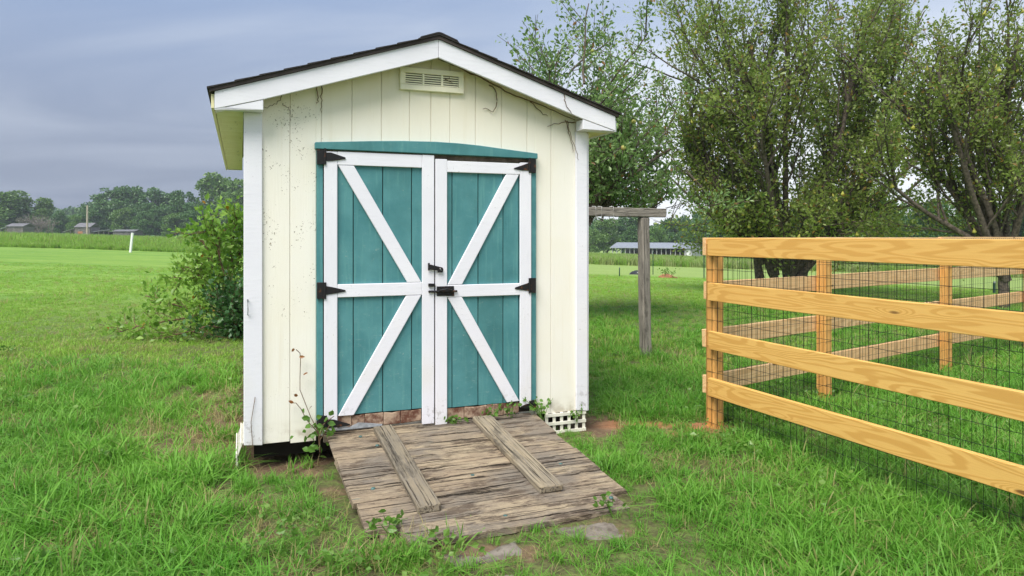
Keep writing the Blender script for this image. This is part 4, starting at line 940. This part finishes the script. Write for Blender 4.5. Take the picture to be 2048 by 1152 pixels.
    Ps.append(np.stack([p[:, 0], p[:, 1], gz(p[:, 0], p[:, 1]) - .01], 1)); Rz.append(rs.uniform(0, 6.28, n)); Sc.append(rs.uniform(.65, 1.0, n)); Ix.append(np.where(rs.uniform(size=n) < .55, nl + nw + rs.randint(0, nd, n), rs.randint(0, nl, n)))
    P = np.concatenate(Ps); print('grass tufts', len(P))
    tl = (rs.normal(0, .14, len(P)), rs.normal(0, .14, len(P)))
    scatter('grass', MESH, P, np.concatenate(Rz), np.concatenate(Sc), np.concatenate(Ix), 'green grass growing over the yard around the shed', 'grass', tl)
    # small clover-like broad leaves among the blades
    CL = []
    for i in range(4):
        r2 = np.random.RandomState(300 + i); n = 16; Pp = np.stack([r2.normal(0, .06, n), r2.normal(0, .06, n), r2.uniform(.03, .09, n)], 1); D = np.stack([r2.normal(0, 1, n), r2.normal(0, 1, n), r2.uniform(0, .6, n)], 1)
        V, T = leaves_geo(Pp, D, .035, r2, .8, .1, .2); me = bpy.data.meshes.new('clover'); me.from_pydata(V.tolist(), [], T.tolist()); me.materials.append(MATS['weed_leaf']); me.update(); CL.append(me)
    x, y = sample(1.4, 9, 16); b, r = bare_at(x, y); k = ~blocked(x, y) & (smooth_noise(x, y, 1.6, 9) > -.05); x, y = x[k], y[k]
    scatter('clover', CL, np.stack([x, y, gz(x, y)], 1), rs.uniform(0, 6.28, len(x)), rs.uniform(.6, 1.2, len(x)), rs.randint(0, 4, len(x)), 'small broad-leaved weeds scattered through the grass', 'clover')
    # tall crop beyond the lawn on the left, rough hay on the right
    CR = [blade_tuft(400 + i, 46, .5, .45, .95, .035, .5, 'crop_blade', 3) for i in range(5)] + [blade_tuft(420 + i, 30, .3, .7, 1.15, .04, .35, 'crop_blade', 3) for i in range(2)]
    x = rs.uniform(-120, 0, 27000); y = 67 + 2.5 * smooth_noise(x, x * 0, .35, 5) + (rs.uniform(size=27000) ** 1.5) * 150; k = np.abs(x) < .85 * y + 4; k &= (rs.uniform(size=len(x)) < np.where(y < 75, 1, .7)); x, y = x[k], y[k]
    scatter('crop_field', CR, np.stack([x, y, gz(x, y)], 1), rs.uniform(0, 6.28, len(x)), rs.uniform(.65, 1.2, len(x)) * (1 + y / 500) * (.5 + .5 * sstep(y, 66, 84)), rs.randint(0, 7, len(x)), 'tall bright green crop growing beyond the mown lawn on the left', 'crop')
    HY_ = [blade_tuft(440 + i, 46, .5, .5, 1.0, .032, .4, 'seedy_blade' if i < 3 else 'crop_blade', 3) for i in range(6)]
    x = rs.uniform(0, 130, 26000); y = 72 + (rs.uniform(size=26000) ** 1.3) * 110; k = (x < .85 * y + 4) & (x > -2); x, y = x[k], y[k]
    k = ~((np.abs(x - 32) < 15) & (y > 150)); x, y = x[k], y[k]
    scatter('hay_meadow', HY_, np.stack([x, y, gz(x, y)], 1), rs.uniform(0, 6.28, len(x)), rs.uniform(.7, 1.2, len(x)), rs.randint(0, 6, len(x)), 'tall seeding meadow grass in front of the long open barn', 'meadow')
grass()

# ------------------------------------------------------------------ far trees
def crown_geo(seed, n, shape, leaf):
    """unit-ish crown: lobes on an uneven ellipsoid, faces spread through each lobe's shell; base at z=0, height 1"""
    rs = np.random.RandomState(seed); P, D = [], []
    if shape == 'pine':
        cs = [(rs.normal(0, .05 + .13 * (1 - t)), rs.normal(0, .05 + .13 * (1 - t)), .45 + .52 * t, .07 + .10 * (1 - t) * rs.uniform(.6, 1.3)) for t in rs.uniform(0, 1, 22)]
    else:
        cs = []
        for _ in range(26):
            t = rs.uniform(0, 1); zc = .18 + .68 * t; w = .36 * math.sqrt(max(.05, 1 - ((zc - .48) / .52) ** 2)); a = rs.uniform(0, 2 * PI); q = w * math.sqrt(rs.uniform(.1, 1)) * .75
            cs.append((q * math.cos(a), q * math.sin(a), zc, rs.uniform(.085, .16)))
        if shape == 'low': cs = [(x * 1.5, y * 1.5, z * .9 - .05, r * 1.15) for x, y, z, r in cs]
    wt = np.array([c[3] ** 2 for c in cs]); wt /= wt.sum()
    for c, w in zip(cs, wt):
        k = int(n * w); d = rs.normal(0, 1, (k, 3)); d /= np.linalg.norm(d, axis=1)[:, None]; d[:, 2] = np.where(d[:, 2] < -.5, -d[:, 2], d[:, 2])
        r = c[3] * rs.uniform(.62, 1.08, k)[:, None]; P.append(np.array(c[:3]) + d * r * [1, 1, .85]); D.append(d * .5 + rs.normal(0, .7, (k, 3)))
    P, D = np.concatenate(P), np.concatenate(D); return leaves_geo(P, D, leaf, rs, .8, .12, .5), cs
FAR = {}
def far_mesh(kind, seed, mat):
    key = (kind, seed, mat)
    if key in FAR: return FAR[key]
    (V, T), cs = crown_geo(seed, 6500 if kind != 'pine' else 3600, kind, .038 if kind != 'pine' else .036)
    o = np_obj('crown', V, T, mat); cm = o.data; bpy.data.objects.remove(o)
    tl = [([(0, 0, -.03), (.005, 0, .3), (0, .005, .62 if kind != 'pine' else .95)], [.020, .015, .006])]
    for c in cs[::2]: z = max(.12, c[2] - .18); tl.append(([(0, 0, z), (c[0] * .5, c[1] * .5, z + .06), (c[0], c[1], c[2])], [.009, .006, .002]))
    V, Q = tubes(tl, 6); o = np_obj('trunk', V, Q, 'tree_bark', None, True); tm = o.data; bpy.data.objects.remove(o)
    FAR[key] = (cm, tm); return FAR[key]
def far_tree(name, label, kind, seed, mat, px, Y, ytop, wide=1.0, group=None, rot=None):
    X = (px - CX) / FPX * Y; zb = float(gz(X, Y)); h = CZ + (HY - ytop) / FPX * Y - zb
    T = empty(name, (X, Y, zb), rot if rot is not None else seed * 1.3 + px * .01); tag(T, label, 'tree', group)
    cm, tm = far_mesh(kind, seed, mat)
    for nm, me in (('trunk', tm), ('crown', cm)):
        o = bpy.data.objects.new(nm, me); COL.objects.link(o); o.parent = T; o.scale = (h * wide, h * wide, h)
        if nm == 'crown': tag(o, kind='stuff')
def wood(name, label, spots, mat_kinds, seed):
    """a distant wood that reads as one mass"""
    rs = np.random.RandomState(seed); Vs, Ts, off = [], [], 0
    src = []
    for k in range(3): (V, T), _ = crown_geo(seed + 50 + k, 1500, 'round', .062); src.append((V, T))
    for px, Y, yt, wd in spots:
        X = (px - CX) / FPX * Y; zb = float(gz(X, Y)); h = CZ + (HY - yt) / FPX * Y - zb; V, T = src[rs.randint(3)]; a = rs.uniform(0, 6.28); c, s = math.cos(a), math.sin(a)
        Vr = np.stack([V[:, 0] * c - V[:, 1] * s, V[:, 0] * s + V[:, 1] * c, V[:, 2]], 1) * [h * wd, h * wd, h * 1.05] + [X, Y, zb - h * .05]; Vs.append(Vr); Ts.append(T + off); off += len(V)
    o = np_obj(name, np.concatenate(Vs), np.concatenate(Ts), mat_kinds); tag(o, label, 'wood', None, 'stuff'); return o
def far_vegetation():
    rs = np.random.RandomState(8)
    B = 'far_leaf_b'; A = 'far_leaf_a'; Cc = 'far_leaf_c'
    ft = far_tree
    # left of the shed
    ft('broad_tree', 'broad rounded green tree at the far left edge of the field', 'round', 1, A, 20, 235, 380, 1.5)
    ft('broad_tree', 'rounded green tree behind the leftmost grey barn, second from the edge', 'round', 2, A, 72, 240, 392, 1.25)
    ft('broad_tree', 'dark low tree filling in beside the far left trees', 'round', 3, B, -30, 232, 385, 1.2)
    ft('scrub_tree', 'dull olive low spreading tree right of the leftmost grey barn', 'low', 4, 'far_leaf_grey', 52, 222, 428, 1.1)
    ft('broad_tree', 'mid green tree between the two grey barns', 'round', 5, B, 118, 238, 420, 1.1)
    ft('broad_tree', 'small bright green tree left of the tall grey barn', 'round', 6, Cc, 150, 236, 425, .9)
    ft('broad_tree', 'dark green tree right behind the tall grey barn', 'round', 2, B, 185, 242, 408, 1.2)
    for px, yt, lb in ((205, 388, 'leftmost tall pine above the barns'), (228, 376, 'tall pine above the barns, second from the left'), (250, 373, 'tall pine above the barns, third from the left'), (274, 374, 'tall pine standing right of the trio of pines'), (312, 377, 'tall dark conical pine before the gap in the treeline'), (343, 387, 'thin pine between the dark conical pine and the huge tree')):
        ft('pine_tree', lb, 'pine', 10 + px % 3, B, px, 255, yt, 1.15 if px < 300 else 1.3)
    ft('broad_tree', 'bright green tree behind the low dark-roofed shed', 'round', 3, A, 246, 236, 412, 1.15)
    ft('broad_tree', 'dull green tree standing right of the low dark-roofed shed', 'round', 1, B, 290, 232, 422, 1.3)
    ft('broad_tree', 'mid green tree behind the leaning white post', 'round', 5, B, 325, 236, 412, 1.3)
    ft('broad_tree', 'smaller green tree left of the huge tree by the shed', 'round', 6, A, 352, 228, 420, 1.2)
    ft('broad_tree', 'dark rounded tree at the left shoulder of the huge tree', 'round', 2, B, 368, 240, 376, .8)
    ft('broad_tree', 'huge rounded green tree rising just left of the shed', 'round', 1, A, 440, 235, 345, 1.05)
    ft('broad_tree', 'green tree in front of the huge tree, half behind the bush', 'round', 3, B, 400, 222, 402, 1.35)
    ft('broad_tree', 'tall green tree hidden partly by the shed wall', 'round', 5, A, 492, 228, 352, 1.1)
    # pale dead tree between the barns
    g = Grower(5); X = (82 - CX) / FPX * 215; b = Vector((X, 215, float(gz(X, 215))))
    cfg = dict(n=5, wander=.14, up=.02, leaf_lvl=9, max=3, kids=[6, 6, 0], per_m=0, spread=0, t0=[.3, .2, 0], ang=(.4, .9), len=(.45, .7), rise=.1)
    for a in range(6): g.branch(b, Vector((math.cos(a) * .6, math.sin(a) * .6, 1)), 4.6, .22, 0, cfg)
    T = empty('dead_tree', b); tag(T, 'pale leafless tree between the two grey barns', 'tree'); V, Q = tubes([(p, [max(.05, q) for q in r]) for p, r in g.wood], 4); np_obj('trunk', V - np.array(tuple(b)), Q, 'pale_bark', T, True)
    wood('woodland', 'distant mixed wood closing off the left field', [(px + rs.uniform(-10, 10), rs.uniform(262, 285), (436 if 88 < px < 178 else 418) + rs.uniform(-8, 10), 1.2) for px in range(-160, 640, 17)] + [(px + rs.uniform(-10, 10), rs.uniform(235, 260), 428 + rs.uniform(-12, 10), 1.25) for px in range(640, 1040, 19)], 'far_leaf_b', 3)
    # the wooded hill on the horizon
    hx = np.linspace(-420, -170, 40); V = []; T = []
    for i, x in enumerate(hx):
        t = (x + 420) / 250; hgt = 19.5 - 3.5 * t + .6 * math.sin(t * 9); e = min(1, 5 * t + .4, (1 - t) * 5)
        V += [(x, 395, -6), (x, 410, hgt * .7 * e), (x, 425, hgt * e), (x, 445, -6)]
    for i in range(39):
        for k in range(3): a = i * 4 + k; T.append((a, a + 4, a + 5, a + 1))
    h = mesh_obj('hill', V, T, 'far_leaf_b', None, True); tag(h, kind='structure')
    wood('hill_forest', 'blue-green forest on the far hill at the left', [((x / 420) * FPX + CX + rs.uniform(-2, 2), 418 + rs.uniform(-6, 8), 411 + rs.uniform(-3.5, 4), .8) for x in np.linspace(-395, -190, 52)], 'far_leaf_b', 13)
    # right of the shed
    R_ = [('dark green tree behind the left end of the long open barn', 'round', 1, A, 1215, 185, 436, 1.1), ('tall dark tree above the left part of the long open barn', 'round', 2, B, 1255, 192, 424, 1.0), ('bright green tree behind the middle of the long open barn', 'round', 6, Cc, 1312, 182, 447, .95),
          ('dark tree behind the right end of the long open barn', 'round', 3, B, 1352, 190, 430, 1.1), ('shadowy tree right of the long open barn', 'round', 5, B, 1405, 184, 436, 1.1), ('pale green spreading tree at the field edge next to the shed wall', 'low', 4, A, 1180, 180, 445, 1.0),
          ('blue-green tree seen between the two pear trees', 'round', 2, A, 1745, 78, 372, 1.15), ('dark tree behind the fence, right of the big pear trunk', 'round', 3, B, 1690, 92, 405, 1.2), ('dark green tree behind the right pear trunk', 'round', 1, B, 1850, 84, 398, 1.2),
          ('green tree beyond the fence at the far right edge', 'round', 5, A, 1945, 90, 390, 1.2), ('tall green tree past the right edge of the fence', 'round', 6, B, 2060, 86, 380, 1.2), ('dark tree behind the main pear trunk', 'round', 5, B, 1600, 110, 420, 1.3), ('dark tree left of the main pear trunk', 'round', 2, B, 1490, 130, 428, 1.2)]
    for lb, k, sd, m, px, Y, yt, wd in R_: ft('broad_tree', lb, k, sd, m, px, Y, yt, wd)
    wood('woodland', 'dark wood behind the long open barn and the pear trees', [(px + rs.uniform(-12, 12), rs.uniform(205, 232), (436 if px < 1400 else 424) + rs.uniform(-8, 12), 1.15) for px in range(1030, 2320, 22)] + [(px + rs.uniform(-12, 12), rs.uniform(104, 135), 424 + rs.uniform(-12, 16), 1.2) for px in range(1440, 2420, 30)], 'far_leaf_b', 23)
far_vegetation()

# ------------------------------------------------------------------ far buildings and field furniture
def gable(name, label, px0, px1, Y, ytop, yeave, ybase, wall, roofm, depth=5.0, ridge_along=True, open_front=False):
    x0, x1 = (px0 - CX) / FPX * Y, (px1 - CX) / FPX * Y; zt, ze = [CZ - (q - HY) / FPX * Y for q in (ytop, yeave)]; zb = float(gz((x0 + x1) / 2, Y)) - .3
    B = empty(name, ((x0 + x1) / 2, Y, zb)); tag(B, label, 'barn'); w = (x1 - x0) / 2; e, t = ze - zb, zt - zb
    n = max(4, int(w * 2 / .55))
    if not open_front:
        for k in range(n):
            a = -w + 2 * w * k / n; b = -w + 2 * w * (k + 1) / n - .03; box('wall_board', (a, 0, 0), (b, .05, e + (.01 if k % 2 else 0)), wall, B)
        box('wall', (-w + .02, .06, 0), (w - .02, .1, e), 'dark_void', B)
    prism('end_wall', [(-w, 0), (-w + .06, 0), (-w + .06, e), (-w, e)], .11, depth, wall, B); prism('end_wall', [(w - .06, 0), (w, 0), (w, e), (w - .06, e)], .11, depth, wall, B)
    o = mesh_obj('roof', [(-w - .25, -.3, e), (w + .25, -.3, e), (w + .25, depth / 2, t), (-w - .25, depth / 2, t), (-w - .25, depth + .3, e), (w + .25, depth + .3, e), (-w - .25, -.3, e + .08), (w + .25, -.3, e + .08), (w + .25, depth / 2, t + .08), (-w - .25, depth / 2, t + .08), (-w - .25, depth + .3, e + .08), (w + .25, depth + .3, e + .08)],
                 [(0, 1, 2, 3), (3, 2, 5, 4), (6, 7, 8, 9), (9, 8, 11, 10), (0, 1, 7, 6), (1, 2, 8, 7), (2, 5, 11, 8), (0, 3, 9, 6), (3, 4, 10, 9), (4, 5, 11, 10)], roofm, B)
    return B, w, e, t
def leanto(parent, x0, x1, z0, z1, depth, mat):
    r = mesh_obj('lean_to_roof', [(x0, -.2, z0), (x1, -.2, z1), (x1, depth, z1), (x0, depth, z0), (x0, -.2, z0 + .1), (x1, -.2, z1 + .1), (x1, depth, z1 + .1), (x0, depth, z0 + .1)], [(0, 1, 2, 3), (4, 5, 6, 7), (0, 1, 5, 4), (1, 2, 6, 5), (2, 3, 7, 6), (3, 0, 4, 7)], mat, parent)
    for k in range(4): x = x0 + (x1 - x0) * (k + .1) / 3.4; box('lean_to_post', (x, 0, 0), (x + .15, .15, z0 + (z1 - z0) * (x - x0) / (x1 - x0)), 'barn_wood', parent)
    box('lean_to_back', (min(x0, x1), depth - .1, 0), (max(x0, x1), depth, min(z0, z1)), 'dark_void', parent)
def buildings():
    Y = 205
    B, w, e, t = gable('field_barn', 'small grey plank barn at the far left edge of the field', 13, 46, Y, 447, 453, 470, 'barn_wood', 'old_roof', 5); leanto(B, -w - 4.5, -w, e - 1.6, e - .2, 4, 'steel_roof')
    B, w, e, t = gable('tall_barn', 'tall narrow grey barn with open lean-to beside the pole', 150, 180, Y, 446, 454.5, 470, 'barn_wood', 'old_roof', 5); leanto(B, -w - 3.6, -w, e - 1.5, e - .4, 4, 'old_roof')
    box('rusty_patch', (-w + .8, -.03, e - 1.9), (-w + 2.2, -.005, e - 1.2), 'rusty_red', B)
    # open lean-to
    X0, X1 = (181 - CX) / FPX * Y, (216 - CX) / FPX * Y; zb = float(gz(X0, Y)); S = empty('open_shelter', ((X0 + X1) / 2, Y + 1, zb)); tag(S, 'low open shelter with slanted pale roof right of the tall barn', 'shelter'); h = (X1 - X0) / 2; zt = lambda y: CZ - (y - HY) / FPX * Y - zb
    leanto(S, -h, h, zt(464), zt(459.5), 4, 'steel_roof')
    gable('low_shed', 'low dark-roofed wooden shed near the leaning white post', 226, 268, Y, 459.5, 463, 471, 'barn_wood', 'old_roof', 5)
    # pole
    b = Vector(((174.5 - CX) / FPX * 196, 196, 0)); b.z = float(gz(b.x, b.y)); P_ = empty('utility_pole', b); tag(P_, 'tall pale wooden pole standing in front of the tall barn', 'pole')
    tube_obj('pole', [([(0, 0, -.5), (0, 0, 4), (.05, 0, CZ + (HY - 411) / FPX * 196 - b.z)], [.30, .27, .22])], 'pole_wood', P_, 8); tube_obj('pole_cap', [([(.05, 0, CZ + (HY - 411) / FPX * 196 - b.z), (.05, 0, CZ + (HY - 410.6) / FPX * 196 - b.z)], [.24, .02])], 'pole_wood', P_, 8)
    # leaning white post in the lawn edge
    b = G(260, 505); T = empty('leaning_post', b); tag(T, 'leaning white plastic post at the edge of the lawn', 'post')
    tp = at(265, 467, b.y) - b; board('post', (0, 0, -.3), tuple(tp), .17, .17, 'white_pvc', T, (1, 0, 0), .02); d = tp.normalized(); board('post_cap', tuple(tp), tuple(tp + d * .05), .20, .20, 'white_pvc', T, (1, 0, 0), .015)
    # long open barn on the right
    Y = 158; zb = float(gz(30, Y)); a = Vector(((1224 - CX) / FPX * 163, 163, zb)); c = Vector(((1384 - CX) / FPX * 154, 154, zb)); ax = (c - a); Ln = ax.length; rz = math.atan2(ax.y, ax.x)
    B = empty('long_barn', a, rz); tag(B, 'long open-sided barn with grey metal roof and white side door', 'barn'); hf, hr, dp = 2.15, 3.3, 9.0; zb0 = -.6
    dn = lambda z: z
    r = mesh_obj('roof', [(-.4, -.5, hf), (Ln + .2, -.5, hf), (Ln + .2, 4.2, hr), (-.4, 4.2, hr), (-.4, -.5, hf + .1), (Ln + .2, -.5, hf + .1), (Ln + .2, 4.2, hr + .1), (-.4, 4.2, hr + .1), (-.4, dp, hf), (Ln + .2, dp, hf), (-.4, dp, hf + .1), (Ln + .2, dp, hf + .1)],
                 [(0, 1, 2, 3), (4, 5, 6, 7), (0, 1, 5, 4), (1, 2, 6, 5), (3, 0, 4, 7), (3, 2, 9, 8), (7, 6, 11, 10), (8, 9, 11, 10), (2, 9, 11, 6), (3, 8, 10, 7)], 'steel_roof', B)
    for k in range(60): x = -.3 + (Ln + .4) * k / 59; board('roof_rib', (x, -.5, hf + .115), (x, 4.2, hr + .115), .03, .05, 'steel_roof', r, (0, 0, 1), 0)
    for k in range(17): x = .1 + (Ln - 1.7) * k / 16; box('barn_post', (x - .07, 0, zb0), (x + .07, .14, hf), 'barn_steel', B)
    box('back_wall', (0, dp - .1, zb0), (Ln, dp, hf), 'barn_wood', B); box('end_panel', (Ln - 1.5, -.02, zb0), (Ln - .07, .06, hf), 'barn_steel', B)
    o = mesh_obj('end_wall', [(Ln, 0, zb0), (Ln, dp, zb0), (Ln, dp, hf), (Ln, 4.2, hr), (Ln, 0, hf), (Ln - .06, 0, zb0), (Ln - .06, dp, zb0), (Ln - .06, dp, hf), (Ln - .06, 4.2, hr), (Ln - .06, 0, hf)], [(0, 1, 2, 3, 4), (9, 8, 7, 6, 5), (0, 1, 6, 5), (1, 2, 7, 6), (2, 3, 8, 7), (3, 4, 9, 8), (4, 0, 5, 9)], 'barn_steel', B)
    box('door', (Ln - 1.15, -.08, 0.05), (Ln - .35, -.025, 1.95), 'white_pvc', B)
    rng = random.Random(4)
    for k in range(11):
        x = 5 + k * 1.15 + rng.uniform(-.3, .3); p = B.matrix_basis @ Vector((x, 2 + rng.uniform(0, 2), 0)); hb = empty('hay_bale', (p.x, p.y, zb - .1), rz); tag(hb, 'brown round bale stored under the long open barn roof', 'bale', 'bales under the long barn roof')
        V, Q = tubes([([(0, -.02, .55), (0, 0, .55), (0, 1.1, .55), (0, 1.12, .55)], [.05, .55 + rng.uniform(-.08, .12), .55, .05])], 12); np_obj('bale', V, Q, 'hay', hb, True)
    # steel T posts, stake, tarp heap, brush pile
    def tpost(label, px, yb, yt, w=.05):
        b = G(px, yb); T = empty('steel_post', b); tag(T, label, 'post'); h = at(px, yt, b.y).z - b.z
        box('post', (-w / 2, -.01, -.3), (w / 2, .01, h), 'green_post', T); box('post_rib', (-.01, .0105, -.3), (.01, w, h), 'green_post', T); box('post_tip', (-w / 2 + .01, -.012, h + .001), (w / 2 - .01, .012, h + .05), 'steel_roof', T)
    tpost('green steel fence post just right of the T post', 1306, 549, 503); tpost('green steel fence post near the pine fence corner', 1408, 557, 503); tpost('short dark stake left of the tarp heap', 1239, 553, 536); tpost('short dark green stake in the grass inside the paddock, far right', 1989, 587, 566, .07)
    def mound(name, label, cat, px, yb, wpx, hpx, mat, seed, par=None):
        b = G(px, yb); rs = np.random.RandomState(seed); s = b.y / FPX; w, h = wpx * s / 2, hpx * s; T = empty(name, b); tag(T, label, cat); V, Q = [], []; na, nr = 22, 8
        for i in range(nr):
            t = i / (nr - 1)
            for k in range(na): a = 2 * PI * k / na; r = (1 - t) * (1 + .22 * math.sin(3 * a + seed) + .12 * math.sin(7 * a)); V.append((math.cos(a) * r * w, math.sin(a) * r * w * .7, h * (1 - (1 - t) ** 2) * (1 + .18 * math.sin(2 * a + 5 * t)) + rs.normal(0, h * .05) * (t > 0) - .05))
        for i in range(nr - 1):
            for k in range(na): Q.append((i * na + k, i * na + (k + 1) % na, (i + 1) * na + (k + 1) % na, (i + 1) * na + k))
        np_obj('heap', np.array(V), np.array(Q), mat, T, True); return T, w, h
    T, w, h = mound('tarp_heap', 'dark tarp-covered heap lying on the grass behind the T post', 'heap', 1273, 549, 36, 9, 'tarp_black', 3)
    box('pale_panel', (-.02, -w * .55, h * .35), (w * .5, -w * .53, h * .62), 'barn_steel', T)
    T, w, h = mound('brush_pile', 'low pile of soil and brush between the green steel posts', 'pile', 1333, 556, 40, 9, 'rusty_red', 7)
    g = Grower(6)
    for k in range(7): g.branch(Vector((g.r.uniform(-w, w) * .6, g.r.uniform(-.2, .2), h * .5)), Vector((g.r.gauss(0, .6), 0, 1)), .32, .012, 2, dict(n=4, wander=.2, up=-.05, leaf_lvl=2, max=2, kids=[0, 0, 0], per_m=30, spread=.06, t0=[0, 0, 0], ang=(.4, .9), len=(.4, .6), rise=0))
    V, Q = tubes(g.wood, 4); np_obj('twigs', V, Q, 'vine_bark', T); V, Tt = leaves_geo(np.array([tuple(q) for q in g.LP]), np.array([tuple(q) for q in g.LD]), .12, g.rs); tag(np_obj('leaves', V, Tt, 'weed_leaf', T), kind='stuff')
buildings()

# ------------------------------------------------------------------ haze
def haze():
    V = [(x, y, z) for z in (-14, 34) for x, y in ((-480, -260), (480, -260), (480, 480), (-480, 480))]
    o = mesh_obj('haze', V, [(3, 2, 1, 0), (4, 5, 6, 7), (0, 1, 5, 4), (1, 2, 6, 5), (2, 3, 7, 6), (3, 0, 4, 7)], 'white_pvc'); tag(o, kind='stuff')
    m = bpy.data.materials.new('haze'); m.use_nodes = True; nt = m.node_tree; nt.nodes.clear(); ou = nt.nodes.new('ShaderNodeOutputMaterial'); pv = nt.nodes.new('ShaderNodeVolumePrincipled')
    pv.inputs['Color'].default_value = (.80, .87, .98, 1); pv.inputs['Density'].default_value = .0004; pv.inputs['Anisotropy'].default_value = 0.0; nt.links.new(pv.outputs[0], ou.inputs['Volume'])
    o.data.materials.clear(); o.data.materials.append(m)
haze()
print('objects', len(bpy.data.objects), 'tris', sum(len(o.data.loop_triangles) if False else len(o.data.polygons) for o in bpy.data.objects if o.type == 'MESH'))
